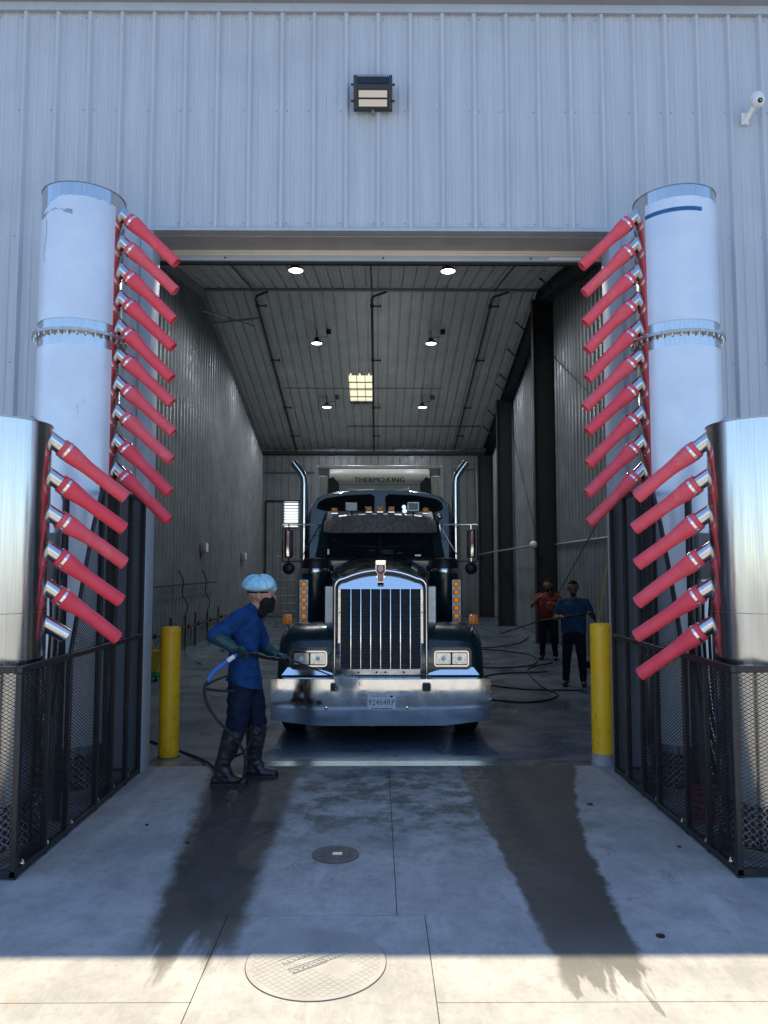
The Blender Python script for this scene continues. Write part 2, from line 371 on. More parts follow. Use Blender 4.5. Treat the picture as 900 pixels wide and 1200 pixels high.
# ------------------------------------------------------------------ ground and floor
g = MB().add([(-600, -600, -.03), (600, -600, -.03), (600, 6.9, -.03), (-600, 6.9, -.03), (600, 700, -.25), (-600, 700, -.25), (600, 6.95, -.25), (-600, 6.95, -.25)], [(0, 1, 2, 3), (7, 6, 4, 5), (3, 2, 6, 7)])
tag(g.build('ground', 'yard'), kind='structure')
ap = MB().box((-9.2, -5.2, -.028), (9.2, 7.17, -.018)).build('apron', 'joint'); tag(ap, kind='structure')
GAP = .002
def slab(pts):
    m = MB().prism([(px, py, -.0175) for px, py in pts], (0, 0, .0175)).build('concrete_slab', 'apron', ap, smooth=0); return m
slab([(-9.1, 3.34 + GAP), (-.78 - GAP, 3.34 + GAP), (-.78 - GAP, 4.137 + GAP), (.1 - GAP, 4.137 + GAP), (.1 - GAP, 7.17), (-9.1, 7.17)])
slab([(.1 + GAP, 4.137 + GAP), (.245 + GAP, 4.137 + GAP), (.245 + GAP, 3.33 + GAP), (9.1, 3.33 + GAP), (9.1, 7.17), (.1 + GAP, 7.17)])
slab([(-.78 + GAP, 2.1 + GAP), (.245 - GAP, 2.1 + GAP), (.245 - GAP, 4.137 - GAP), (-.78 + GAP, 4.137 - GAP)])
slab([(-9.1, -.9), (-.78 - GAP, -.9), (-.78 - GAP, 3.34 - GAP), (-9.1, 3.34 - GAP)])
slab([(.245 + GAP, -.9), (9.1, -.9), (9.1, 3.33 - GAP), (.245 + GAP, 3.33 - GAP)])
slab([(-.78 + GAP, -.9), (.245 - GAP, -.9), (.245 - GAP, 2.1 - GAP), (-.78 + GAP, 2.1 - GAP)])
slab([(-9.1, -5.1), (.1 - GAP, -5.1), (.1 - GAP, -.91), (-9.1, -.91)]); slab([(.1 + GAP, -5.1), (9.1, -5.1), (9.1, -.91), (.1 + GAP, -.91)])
# bay floor dips a little behind the threshold
ys = [(7.42, -.02), (7.9, -.08), (8.6, -.15), (31.6, -.15)]
fl = MB(); fl.rings([[(-9, yy, zz) for yy, zz in ys], [(9, yy, zz) for yy, zz in ys]], closed=False)
tag(fl.build('bay_floor', 'floor', fix=False), kind='structure')
for f in bpy.data.objects['bay_floor'].data.polygons:
    pass
bpy.data.objects['bay_floor'].data.flip_normals() if bpy.data.objects['bay_floor'].data.polygons[0].normal.z < 0 else None
ts = MB().prism([(-9, 7.175, -.2), (-9, 7.42, -.2), (-9, 7.42, -.017), (-9, 7.175, -.004)], (18, 0, 0)).build('threshold', 'wet_strip', smooth=0); tag(ts, kind='structure')

# drain and utility covers in the apron
mc = thing('manhole_cover', 'small dark cast iron round cover in the shaded concrete', 'manhole cover', (-.267, 4.985, .0005))
MB().lathe([(.10, 0), (.148, 0), (.148, .006), (.135, .0075)], (-.267, 4.985, .0005), n=36).build('frame_ring', 'iron', mc)
MB().lathe([(.001, .0), (.128, 0), (.128, .005), (.001, .006)], (-.267, 4.985, .0005), n=36).build('lid', 'iron', mc)
rb = MB()
for i in range(-5, 6):
    for j in range(-5, 6):
        if (i * i + j * j) * .021 ** 2 < .0115 and (i + j) % 2 == 0 and not (abs(j) < 2 and abs(i) < 3): rb.box((-.267 + i * .021 - .007, 4.985 + j * .021 - .007, .006), (-.267 + i * .021 + .007, 4.985 + j * .021 + .007, .0095))
rb.build('tread_studs', 'iron', mc)
MB().box((-.285, 4.962, .006), (-.225, 5.008, .0098)).build('name_plate', 'alu', mc)
bc = thing('utility_cover', 'large round concrete-coloured cover half in sunlight', 'manhole cover', (-.282, 3.66, .0005))
MB().lathe([(.30, 0), (.3225, 0), (.3225, .0012), (.316, .0014)], (-.282, 3.66, .0005), n=64).build('gap_ring', 'joint', bc)
MB().lathe([(.001, 0), (.319, 0), (.319, .0035), (.314, .0045), (.001, .0045)], (-.282, 3.66, .0005), n=64).build('lid', 'cover', bc)
rb = MB()
for i in range(-15, 16):
    for j in range(-15, 16):
        cx, cy = i * .02, j * .02
        if cx * cx + cy * cy > .295 ** 2: continue
        rx, ry = (cx * .8 - cy * .6), (cx * .6 + cy * .8)
        if abs(ry - .02) < .075 and abs(rx) < .2: continue
        d = 1 if (i + j) % 2 else -1
        a = MB(); u = Vector((.0075, .0075 * d, 0)); v = Vector((-.0018 * d, .0018, 0)); c0 = Vector((-.282 + cx, 3.66 + cy, .0048))
        rb.prism([c0 - u - v, c0 + u - v, c0 + u + v, c0 - u + v], (0, 0, .0012))
tag(rb.build('tread_bars', 'cover', bc, smooth=0), kind='stuff')
for (dx, dy, ln, wd) in ((-.055, .065, .13, .022), (.02, .005, .16, .02), (-.03, -.045, .09, .016)):
    c0 = Vector((-.282 + dx, 3.66 + dy, .0048)); u = Vector((.8, .6, 0)) * ln; v = Vector((-.6, .8, 0)) * wd
    f = MB()
    for s_ in (1, -1):
        f.prism([c0 - u + v * s_, c0 + u + v * s_, c0 + u + v * (s_ + .16), c0 - u + v * (s_ + .16)], (0, 0, .003))
    for k in range(int(ln / .012)):
        q = c0 - u * .92 + u * 1.84 * k / max(1, int(ln / .012) - 1); e = u.normalized() * .004
        f.prism([q - e - v * .6, q + e - v * .6, q + e + v * .6 * random.uniform(.2, 1), q - e + v * .6 * random.uniform(.2, 1)], (0, 0, .003))
    f.build('raised_panel', 'cover', bc, smooth=0)
pl = MB().lathe([(.0005, 0), (.022, 0), (.022, .004), (.0005, .005)], (1.387, 3.90, .0005), n=16).build('floor_plug', 'black'); tag(pl, 'small black plug set in the dry concrete', 'plug')
for o in (pl,): pass

# ------------------------------------------------------------------ the wash building
bd = thing('truck_wash_building', 'grey ribbed metal truck wash building with a tall open drive-in bay', 'building', (0, 7.2, 0))
PITCH = .3048
def profile(u0, u1, rib_h=.038, minor=.006):
    """trapezoid ribs every 12 in, two shallow stiffeners between, clipped to u0..u1"""
    pts = []
    k0 = int(math.floor(u0 / PITCH)) - 1; k1 = int(math.ceil(u1 / PITCH)) + 1
    for k in range(k0, k1 + 1):
        b = k * PITCH
        pts += [(b - .034, 0), (b - .013, rib_h), (b + .013, rib_h), (b + .034, 0)]
        for q in (.1016, .2032): pts += [(b + q - .02, 0), (b + q - .011, minor), (b + q + .011, minor), (b + q + .02, 0)]
    def h(u):
        for (a, ha), (b, hb) in zip(pts, pts[1:]):
            if a <= u <= b: return ha + (hb - ha) * (u - a) / max(1e-9, b - a)
        return 0
    return [(u0, h(u0))] + [p for p in pts if u0 + 1e-5 < p[0] < u1 - 1e-5] + [(u1, h(u1))]
_pc = {}
def panel_mesh(u0, u1, z0, z1, m, kind='v', slope=0.):
    key = (round(u0 % PITCH, 4), round(u1 - u0, 4), round(z1 - z0, 4), m, kind, slope)
    if key not in _pc:
        pr = profile(u0 % PITCH, u0 % PITCH + (u1 - u0)); b = u0 % PITCH
        L = z1 - z0
        if kind == 'c': pr = [(u, h * 2.1) for u, h in pr]
        if kind == 'v': rings = [[(u - b, -h, 0) for u, h in pr], [(u - b, -h, L) for u, h in pr]]
        elif kind == 'c': rings = [[(u - b, 0, h) for u, h in pr], [(u - b, L, h + slope * L) for u, h in pr]]
        else: rings = [[(u - b, 0, h) for u, h in pr], [(u - b, L, h + slope * L) for u, h in pr]]
        _pc[key] = MB().rings(rings, closed=False).mesh('panel', m, smooth=0, fix=False)
    return _pc[key]
W3 = 3 * PITCH; LAP = .036
def cuts(u0, u1):
    k = math.ceil((u0 + LAP) / W3 + 1e-6); e = [u0]
    while k * W3 - LAP < u1 - .02: e.append(k * W3 - LAP); k += 1
    return list(zip(e, e[1:] + [u1]))
def front_run(x0, x1, z0, z1, y=7.0, m='siding', name='wall_panel'):
    for i, (a, b) in enumerate(cuts(x0, x1)):
        link(panel_mesh(a, b, z0, z1, m), name, bd, (a, y - (.0012 if i % 2 else 0), z0))
DL, DR, DT = -2.13, 2.19, 4.93
front_run(-9, DL - .06, .03, 7.16); front_run(DR + .06, 9, .03, 7.16); front_run(DL - .06, DR + .06, DT + .03, 7.16)
# unseen boxes added behind the sheets to stop light leaks
MB().box((-9, 7.006, 0), (DL, 7.19, 7.14)).box((DR, 7.006, 0), (9, 7.19, 7.14)).box((DL, 7.006, DT + .07), (DR, 7.19, 7.14)).build('leak_blocker', 'core', bd, smooth=0)
# door casing: jambs, header flashing and soffit
for x0, x1 in ((DL - .075, DL + .035), (DR - .035, DR + .075)):
    MB().bbox((x0, 6.955, 0), (x1, 7.2, DT + .02), .004).build('jamb', 'trim', bd)
MB().prism([(DL - .13, 6.94, DT + .035), (DL - .13, 6.94, DT + .005), (DL - .13, 7.2, DT - .005), (DL - .13, 7.2, DT + .06), (DL - .13, 6.985, DT + .06)], (DR - DL + .26, 0, 0)).build('header_flashing', 'trim', bd, smooth=0)
MB().box((DL + .036, 7.03, DT - .012), (DR - .036, 7.34, DT - .006)).build('header_soffit', 'header', bd, smooth=0)
# the raised overhead door: only its bottom section and seal rail show behind the header
od = MB().bbox((DL - .06, 7.36, 4.86), (DR + .06, 7.41, 5.35), .004); od.build('overhead_door', 'door', bd)
dd = [o for o in bd.children if o.name.startswith('overhead_door')][0]
MB().bbox((DL - .05, 7.345, 4.895), (DR + .05, 7.362, 4.98), .006).build('door_rib', 'door', dd)
MB().bbox((DL - .05, 7.335, 4.81), (DR + .05, 7.43, 4.862), .003).build('bottom_rail', 'trim', dd)
MB().box((DL - .05, 7.36, 4.785), (DR + .05, 7.40, 4.81)).build('rubber_seal', 'black_rubber', dd)
MB().box((1.68, 7.331, 4.823), (1.99, 7.3345, 4.848)).build('sticker', 'sticker_w', dd)
for xx in (-1.5, .05, 1.5): MB().lathe([(.001, 0), (.010, 0), (.010, .005), (.001, .006)], (xx, 7.335, 4.836), (0, -1, 0), 8).build('bolt', 'pipe', dd)
for xx in (DL - .10, DR + .10): MB().box((xx - .03, 7.42, 0), (xx + .03, 7.46, 5.3)).build('door_track', 'galv', bd, smooth=0)
# eave gutter over the front
MB().prism([(-9.1, 6.86, 7.19), (-9.1, 6.90, 7.18), (-9.1, 7.02, 7.16), (-9.1, 7.02, 7.34), (-9.1, 6.86, 7.34)], (18.2, 0, 0)).build('eave_gutter', 'gutter', bd, smooth=0)
# roof: solid slab, a hole for the fibreglass skylight
RY, RZ, BY, BZ = 20.3, 9.35, 31.5, 6.70
def zc(y): return 7.0 + (RZ - 7.0) / (RY - 7.0) * (y - 7.0) if y < RY else RZ - (RZ - BZ) / (BY - RY) * (y - RY)
SF = (RZ - 7.0) / (RY - 7.0); SB = -(RZ - BZ) / (BY - RY)
def slabquad(x0, x1, y0, y1, o=.10, th=.14):
    return [(x0, y0, zc(y0) + o), (x1, y0, zc(y0) + o), (x1, y1, zc(y1) + o), (x0, y1, zc(y1) + o)], (0, 0, th)
rf = MB()
sx0, sx1, sy0, sy1 = -1.0, -.15, 25.16, 27.3
for a in ((-9.1, 9.1, 6.95, RY), (-9.1, sx0, RY, BY + .4), (sx1, 9.1, RY, BY + .4), (sx0, sx1, RY, sy0), (sx0, sx1, sy1, BY + .4)):
    p, d = slabquad(*a); rf.prism(p, d)
rf.build('roof_deck', 'trim', bd, smooth=0)
sk = MB(); p, d = slabquad(sx0 - .0, sx1 + .0, sy0, sy1, .102, .004); sk.prism(p, d); sk.build('skylight', 'skylight', bd, smooth=0)
for k in range(1, 4):
    yy = sy0 + (sy1 - sy0) * k / 4; MB().box((sx0, yy - .02, zc(yy) + .01), (sx1, yy + .02, zc(yy) + .045)).build('skylight_bar', 'conduit', bd, smooth=0)
for xx in (sx0 + .28, sx0 + .56): MB().prism([(xx - .012, sy0, zc(sy0) + .02), (xx + .012, sy0, zc(sy0) + .02), (xx + .012, sy1, zc(sy1) + .02), (xx - .012, sy1, zc(sy1) + .02)], (0, 0, .025)).build('skylight_bar', 'conduit', bd, smooth=0)
LW, RW = -4.78, 4.72
def ceil_run(x0, x1, y0, y1, sl, cut=None):
    for i, (a, b) in enumerate(cuts(x0, x1)):
        segs = [(y0, y1)]
        if cut and a < cut[1] - .02 and b > cut[0] + .02: segs = [(y0, cut[2]), (cut[3], y1)]
        for s0, s1 in segs:
            link(panel_mesh(a, b, s0, s1, 'ceil', 'c', sl), 'ceiling_panel', bd, (a, s0, zc(s0) - (.0012 if i % 2 else 0)))
ceil_run(LW, RW, 7.2, RY, SF)
e = [LW] + [b for a, b in cuts(LW, RW)][:-1] + [RW]
ceil_run(LW, sx0, RY, BY, SB); ceil_run(sx1, RW, RY, BY, SB); ceil_run(sx0, sx1, RY, sy0, SB); ceil_run(sx0, sx1, sy1, BY, SB)
MB().bbox((LW, RY - .06, RZ - .06), (RW, RY + .06, RZ - .015), .004).build('ridge_trim', 'conduit', bd)
# bay side walls and back wall
def side_run(x, face):
    for i, (a, b) in enumerate(cuts(7.25, BY)):
        h0 = min(zc(a), zc(b)) + .03
        me = panel_mesh(a, b, -.13, h0, 'liner')
        if face > 0: link(me, 'wall_panel', bd, (x + (.0012 if i % 2 else 0), a, -.13), (0, 0, R(90)))
        else: link(me, 'wall_panel', bd, (x - (.0012 if i % 2 else 0), b, -.13), (0, 0, R(-90)))
side_run(LW, 1); side_run(RW, -1)
MB().box((LW - .16, 7.2, -.2), (LW - .006, 31.6, 8.9)).box((RW + .006, 7.2, -.2), (RW + .16, 31.6, 8.9)).build('leak_blocker', 'core', bd, smooth=0)  # unseen boxes added behind the side sheets against light leaks
for x in (LW, RW):   # cove trim hides the stepped tops of the wall sheets
    s_ = 1 if x < 0 else -1
    for y0, y1 in ((7.3, RY), (RY, BY)):
        MB().prism([(x, y0, zc(y0) - .01), (x + .09 * s_, y0, zc(y0) - .035), (x + .09 * s_, y0, zc(y0) - .06), (x + .035 * s_, y0, zc(y0) - .26), (x, y0, zc(y0) - .26)], (0, y1 - y0, zc(y1) - zc(y0))).build('cove_trim', 'liner', bd, smooth=0)
MB().box((-9, 7.2, -.2), (-8.9, 31.6, 7.2)).box((8.9, 7.2, -.2), (9, 31.6, 7.2)).build('outer_wall', 'siding', bd, smooth=0)
WX0, WX1, WZ0, WZ1 = -3.86, -3.28, 3.5, 4.57
def back_run(x0, x1, z0, z1): front_run(x0, x1, z0, z1, BY, 'liner')
back_run(LW, WX0, -.13, BZ + .05); back_run(WX0, WX1, -.13, WZ0); back_run(WX0, WX1, WZ1, BZ + .05); back_run(WX1, RW, -.13, BZ + .05)
MB().box((-9, BY + .01, -.2), (WX0, BY + .15, 6.9)).box((WX1, BY + .01, -.2), (9, BY + .15, 6.9)).box((WX0, BY + .01, -.2), (WX1, BY + .15, WZ0)).box((WX0, BY + .01, WZ1), (WX1, BY + .15, 6.9)).build('leak_blocker', 'core', bd, smooth=0)  # unseen boxes added behind the back sheets against light leaks
wn = MB().box((WX0 - .05, BY - .06, WZ0 - .05), (WX0, BY + .02, WZ1 + .05)).box((WX1, BY - .06, WZ0 - .05), (WX1 + .05, BY + .02, WZ1 + .05)).box((WX0, BY - .06, WZ1), (WX1, BY + .02, WZ1 + .05)).box((WX0, BY - .06, WZ0 - .05), (WX1, BY + .02, WZ0)).build('louver_window', 'conduit', bd, smooth=0)
for k in range(9):
    zz = WZ0 + (k + .5) * (WZ1 - WZ0) / 9; MB().prism([(WX0, BY - .03, zz - .035), (WX0, BY + .05, zz + .03), (WX0, BY + .055, zz + .025), (WX0, BY - .025, zz - .04)], (WX1 - WX0, 0, 0)).build('louver', 'louver_w', wn, smooth=0)
# back wall: dark header beam and a service door frame
MB().box((LW + .05, BY - .22, BZ - .22), (RW - .05, BY - .08, BZ - .10)).build('back_beam', 'dark_steel', bd, smooth=0)
MB().box((-4.62, BY - .1, -.15), (-4.56, BY - .04, 4.6)).box((-4.56, BY - .1, 4.54), (-3.0, BY - .04, 4.6)).build('service_door_frame', 'pipe', bd, smooth=0)
# right-hand rigid frame: rafter under the roof, columns, flange braces
def ibeam(mb, a, b, dep, fl, u, v, tw=.02):
    """I section from a to b, depth along u, flange width along v"""
    a, b, u, v = Vector(a), Vector(b), Vector(u).normalized(), Vector(v).normalized(); d = b - a
    for off, hu, hv in ((0, dep / 2, tw / 2), (dep / 2, tw / 2, fl / 2), (-dep / 2, tw / 2, fl / 2)):
        c_ = a + u * off; mb.prism([c_ - u * hu - v * hv, c_ + u * hu - v * hv, c_ + u * hu + v * hv, c_ - u * hu + v * hv], d)
for yy, x0, x1 in ((20.3, 4.17, 4.66), (26.3, 4.12, 4.60), (31.15, 4.1, 4.6), (13.8, 4.25, 4.66)):
    if yy == 13.8: continue
    m_ = MB(); ibeam(m_, ((x0 + x1) / 2, yy, -.15), ((x0 + x1) / 2, yy, zc(yy) - .3), x1 - x0, .24, (1, 0, 0), (0, 1, 0), .03); m_.box((x0 - .05, yy - .18, -.15), (x1 + .05, yy + .18, -.125)); m_.build('column', 'dark_steel', bd, smooth=0)
for y0, y1 in ((7.5, RY), (RY, BY - .3)):
    m_ = MB(); ibeam(m_, (4.45, y0, zc(y0) - .22), (4.45, y1, zc(y1) - .22), .34, .26, (0, 0, 1), (1, 0, 0), .025); m_.build('rafter', 'dark_steel', bd, smooth=0)
for yy in (21.8, 23.3, 24.9, 25.6, 27.6, 29.0, 10, 13, 16, 18.5):
    z_ = zc(yy); MB().tube([(4.32, yy, z_ - .38), (4.0, yy, z_ - .05)], .022, 5).tube([(4.30, yy, z_ - .30), (3.98, yy + .02, z_ - .07)], .012, 4).build('flange_brace', 'dark_steel', bd)
for a, b in (((4.60, 8.0, 6.3), (4.62, 20.1, 1.0)), ((4.60, 8.2, 1.2), (4.62, 20.1, 7.5)), ((4.6, 20.5, 1.), (4.6, 26.1, 6.5))):
    MB().tube([a, b], .012, 5).build('brace_rod', 'pipe', bd)
MB().tube([(-4.70, 20.2, 8.7), (-3.6, 21.9, 8.83)], .03, 6).tube([(-4.70, 20.7, 8.5), (-3.4, 21.5, 8.93)], .03, 6).build('knee_brace', 'liner', bd)
# sprinkler-like process pipes under the ceiling
for xx in (-3.35, -.17, 3.12):
    p = [(xx + .38, RY - .2, zc(RY) - .16), (xx + .05, RY + .1, zc(RY) - .17), (xx, RY + .25, zc(RY) - .2)] + [(xx, yy, zc(yy) - .13) for yy in (21, 24, 27, 30)] + [(xx, 31.2, zc(31.2) - .15)]
    pp = MB().tube(p, .032, 8).build('process_pipe', 'pipe', bd)
    for yy in (20.9, 23.9, 27.3, 29.8):
        m_ = MB().box((xx - .05, yy - .03, zc(yy) - .17), (xx + .05, yy + .03, zc(yy) - .08)).tube([(xx, yy, zc(yy) - .13), (xx + .22, yy, zc(yy) - .13)], .022, 6).lathe([(.02, 0), (.055, .0), (.055, .02), (.02, .03)], (xx + .22, yy, zc(yy) - .13), (1, 0, 0), 8); m_.build('pipe_fitting', 'pipe', pp)
    MB().tube([(xx, 12, zc(12) - .1), (xx, RY - .2, zc(RY) - .12)], .02, 6).build('pipe_run', 'pipe', pp)
MB().tube([(-1.2, 29.0, zc(29) - .08), (3.9, 29.0, zc(29) - .08)], .02, 6).tube([(-3.2, 25.9, zc(25.9) - .08), (2.2, 25.9, zc(25.9) - .08)], .012, 6).build('cross_conduit', 'pipe', bd)
# wall conduits
MB().tube([(4.64, 8.0, 2.42), (4.64, 20.0, 2.42)], .028, 6).build('wall_conduit', 'conduit', bd)
MB().tube([(4.1, 20.0, 2.40), (4.06, 26.3, 2.38), (4.1, 31.2, 2.36)], .026, 6).build('wall_conduit', 'conduit', bd)
MB().tube([(4.05, 31.35, 5.9), (3.1, 31.35, 5.9)], .025, 6).tube([(-4.7, 31.38, 5.75), (-2.6, 31.38, 5.75)], .025, 6).tube([(4.05, 31.3, 5.85), (4.1, 31.3, 2.4)], .025, 6).build('wall_conduit', 'conduit', bd)
MB().tube([(-4.69, 15.1, 6.2), (-4.69, 15.1, .5)], .02, 6).tube([(-4.69, 15.1, 4.7), (-4.69, 9.0, 4.7)], .02, 6).build('wall_conduit', 'conduit', bd)
# siding screws
sc_ = MB()
for k in range(-29, 30):
    for zz in ((5.03, 6.13, 7.05) if abs(k * PITCH) < 2.1 else (1.0, 2.2, 3.7, 4.9, 6.13, 7.05)):
        for dx in (-.05,) if k % 3 else (-.05, .05, 0):
            sc_.lathe([(.0072, 0), (.0072, .004), (.003, .006)], (k * PITCH + dx, 7.0 - (.033 if dx == 0 else .0), zz + (.11 if dx == 0 else 0)), (0, -1, 0), 6)
tag(sc_.build('siding_screws', 'conduit', bd), kind='stuff')

# ------------------------------------------------------------------ lamps under the ceiling
lp_t = {}
def bay_lamp(x, y, z, label, first=None):
    if first is None:
        L = thing('high_bay_lamp', label, 'ceiling lamp', (x, y, z), 'round lamps under the bay ceiling')
        MB().lathe([(.001, .16), (.06, .16), (.075, .06), (.145, .05), (.163, .0), (.153, -.01)], (x, y, z), n=24, cap=False).build('housing', 'black', L)
        MB().lathe([(.001, -.016), (.10, -.015), (.150, -.008), (.150, .01)], (x, y, z), n=24, cap=False).build('lens', 'lamp', L)
        MB().tube([(x, y, z + .15), (x, y, z + .42)], .014, 6).build('stem', 'pipe', L)
        MB().tube([(x, y, z + .17), (x + .30, y, z + .2), (x + .34, y, z + .30)], .008, 5).bbox((x + .28, y - .05, z + .28), (x + .42, y + .05, z + .42), .01).build('junction_box', 'pipe', L)
        li = bpy.data.lights.new('lamp_light', 'AREA'); li.shape = 'DISK'; li.size = .3; li.energy = 48; li.color = (.95, .97, 1)
        lo = bpy.data.objects.new('lamp_light', li); COL.objects.link(lo); lo.parent = L; lo.location = (0, 0, -.03)
        return L
    c = copy_tree(first); c.location = (x, y, z); c['label'] = label; return c
l0 = bay_lamp(-1.77, 16.12, 8.20, 'lit round lamp on the near ceiling slope, on the skylight side')
bay_lamp(1.51, 16.16, 8.21, 'lit round lamp on the near ceiling slope, beside the steel columns', l0)
bay_lamp(-1.82, 22.36, 8.46, 'round lamp just behind the ridge, on the skylight side', l0)
bay_lamp(1.57, 22.36, 8.46, 'round lamp just behind the ridge, on the side of the steel columns', l0)
bay_lamp(-1.80, 26.64, 7.45, 'round lamp hanging next to the yellow skylight', l0)
bay_lamp(1.56, 26.64, 7.45, 'round lamp deep in the bay, level with the skylight, on the column side', l0)

# ------------------------------------------------------------------ flood light and security camera on the facade
fx, fz = -.05, 6.235
F = thing('flood_light', 'dark finned LED flood light on the siding above the doorway', 'flood light', (fx, 6.98, fz))
def rot_box(mb, a, b, ang, piv, r=.006):
    q = MB().bbox(a, b, r); c_, s_ = math.cos(ang), math.sin(ang)
    mb.add([(v[0], piv[1] + (v[1] - piv[1]) * c_ - (v[2] - piv[2]) * s_, piv[2] + (v[1] - piv[1]) * s_ + (v[2] - piv[2]) * c_) for v in q.v], q.f); return mb
PF = [(6.955, .15), (6.86, .15), (6.815, .045), (6.815, .01), (6.905, -.135), (6.955, -.135)]
MB().prism([(fx - .155, p, fz + q) for p, q in PF], (.31, 0, 0)).build('housing', 'floodbody', F, smooth=0)
fn = MB()
for k in range(17):
    xx = fx - .136 + k * .017; fn.prism([(xx - .003, 6.862, fz + .165), (xx - .003, 6.845, fz + .160), (xx - .003, 6.800, fz + .05), (xx - .003, 6.818, fz + .046)], (.006, 0, 0))
fn.build('cooling_fins', 'floodbody', F, smooth=0)
for sx in (-1, 1): MB().prism([(fx + sx * .165 - .016, p - .010, fz + q * 1.06) for p, q in PF], (.032, 0, 0)).build('side_cheek', 'floodbody', F, smooth=0)
def on_lens(t0, t1, hw, lift, th): 
    A, B, n_ = V2(6.815, .01), V2(6.905, -.135), V2(-.850, -.527); q = []
    for t_, l_ in ((t0, lift), (t1, lift), (t1, lift + th), (t0, lift + th)): p = A + (B - A) * t_ + n_ * l_; q.append((fx - hw, p[0], fz + p[1]))
    return MB().prism(q, (2 * hw, 0, 0))
V2 = lambda a, b: Vector((a, b))
on_lens(.04, .96, .145, .0005, .004).build('lens_frame', 'black', F, smooth=0)
on_lens(.12, .46, .132, .0048, .004).build('lens', 'floodlens', F, smooth=0); on_lens(.56, .90, .132, .0048, .004).build('lens', 'floodlens', F, smooth=0)
for sx in (-1, 1):
    for zz in (-.09, .07): MB().lathe([(.001, -.02), (.010, -.02), (.010, .02), (.001, .02)], (fx + sx * .185, 6.86, fz + zz), (1, 0, 0), 8).build('bolt', 'black', F)
MB().box((fx - .03, 6.86, fz - .05), (fx + .03, 6.975, fz + .05)).tube([(fx, 6.93, fz - .13), (fx, 6.92, fz - .185)], .014, 8).build('mount', 'conduit', F)
C_ = thing('security_camera', 'white turret security camera on a bracket high on the siding', 'security camera', (3.47, 6.97, 6.03)); C_.scale = (.8, .8, .8)
MB().bbox((3.430, 6.94, 5.98), (3.520, 6.967, 6.12), .006).build('wall_plate', 'white', C_)
MB().prism([(3.450, 6.945, 5.985), (3.495, 6.945, 5.985), (3.565, 6.80, 6.16), (3.525, 6.80, 6.17)], (0, -.02, .03)).tube([(3.470, 6.95, 6.0), (3.520, 6.86, 6.10), (3.540, 6.80, 6.17)], [.022, .022, .03], 8).build('arm', 'white', C_)
MB().ell((3.555, 6.79, 6.165), (.072, .075, .075)).build('ball', 'white', C_)
MB().lathe([(.076, 0), (.080, .005), (.078, .05), (.066, .085), (.03, .095), (.001, .097)], (3.555, 6.80, 6.175), (.05, .35, 1), 20).build('hood', 'white', C_)
MB().lathe([(.001, .078), (.022, .078), (.026, .074), (.030, .066), (.030, .05)], (3.553, 6.79, 6.165), (-.08, -1, -.38), 18).build('lens_ring', 'lens_dark', C_)
MB().lathe([(.001, .083), (.012, .081), (.013, .077)], (3.553, 6.79, 6.165), (-.08, -1, -.38), 14).build('lens', 'conduit', C_)

# ------------------------------------------------------------------ blower towers
TR = .33
_noz = {}
def nozzle(T, root, d, hose=True, L_st=.155, key=''):
    """steel stub out of the tower, tapering red sleeve, clamp band"""
    root, d = Vector(root), Vector(d); L = d.length; u = d.normalized()
    tint = random.random()
    Ls = L_st + .03
    a = MB().lathe([(.052, -.16), (.052, Ls), (.046, Ls), (.046, Ls - .08)], root, u, 20, cap=False)
    st = a.build('outlet_pipe', 'steel', T)
    if not hose:
        MB().lathe([(.001, Ls - .05), (.047, Ls - .05)], root, u, 16, cap=False).build('bore', 'black', st); return
    wv = random.uniform(-.006, .006); p = u.cross(Vector((0, 1, 0))).normalized()
    prof = [(.0555, -.03 + L_st - .02), (.063, -.026 + L_st - .02), (.065, L_st - .01), (.064, L_st + .04), (.060, L_st + .07), (.052, L_st + .13), (.0475, L_st + .18), (.0475, L_st + .24), (.0475, L_st + .29), (.047, L - .004), (.0455, L), (.040, L), (.040, L - .08)]
    n = 22; rr = []
    q = u.orthogonal().normalized(); w_ = u.cross(q)
    for r, tt in prof:
        f = max(0, (tt - L_st) / (L - L_st)); c = root + u * tt + p * (wv * math.sin(f * math.pi)) + Vector((0, 0, -.014)) * f * f
        rr.append([c + (q * math.cos(2 * math.pi * k / n) + w_ * math.sin(2 * math.pi * k / n)) * r for k in range(n)])
    h = MB().rings(rr, True, False).build('rubber_sleeve', 'rubber', st)
    MB().lathe([(.064, L_st - .016), (.0675, L_st - .015), (.0675, L_st + .003), (.064, L_st + .004)], root, u, 22, cap=False).build('clamp_band', 'clamp', st)
    MB().lathe([(.001, 0), (.008, 0), (.008, .03), (.001, .03)], root + u * (L_st - .015) + Vector((0, 0, .068)), u, 6).build('clamp_screw', 'clamp', st)
    MB().lathe([(.001, L - .05), (.036, L - .05)], root + Vector((0, 0, -.012)), u, 14, cap=False).build('bore', 'black', st)

def shell(c, r, zlist, a0, a1, n, topf=None):
    """a curved sheet between two angles; topf(angle) lowers the top edge"""
    g_ = []
    for j, zz in enumerate(zlist):
        row = []
        for i in range(n + 1):
            a = a0 + (a1 - a0) * i / n; z_ = zz
            if j == len(zlist) - 1 and topf: z_ = zz - topf(i / n)
            row.append((c[0] + r * math.cos(a), c[1] + r * math.sin(a), z_))
        g_.append(row)
    return MB().rings(g_, closed=False)

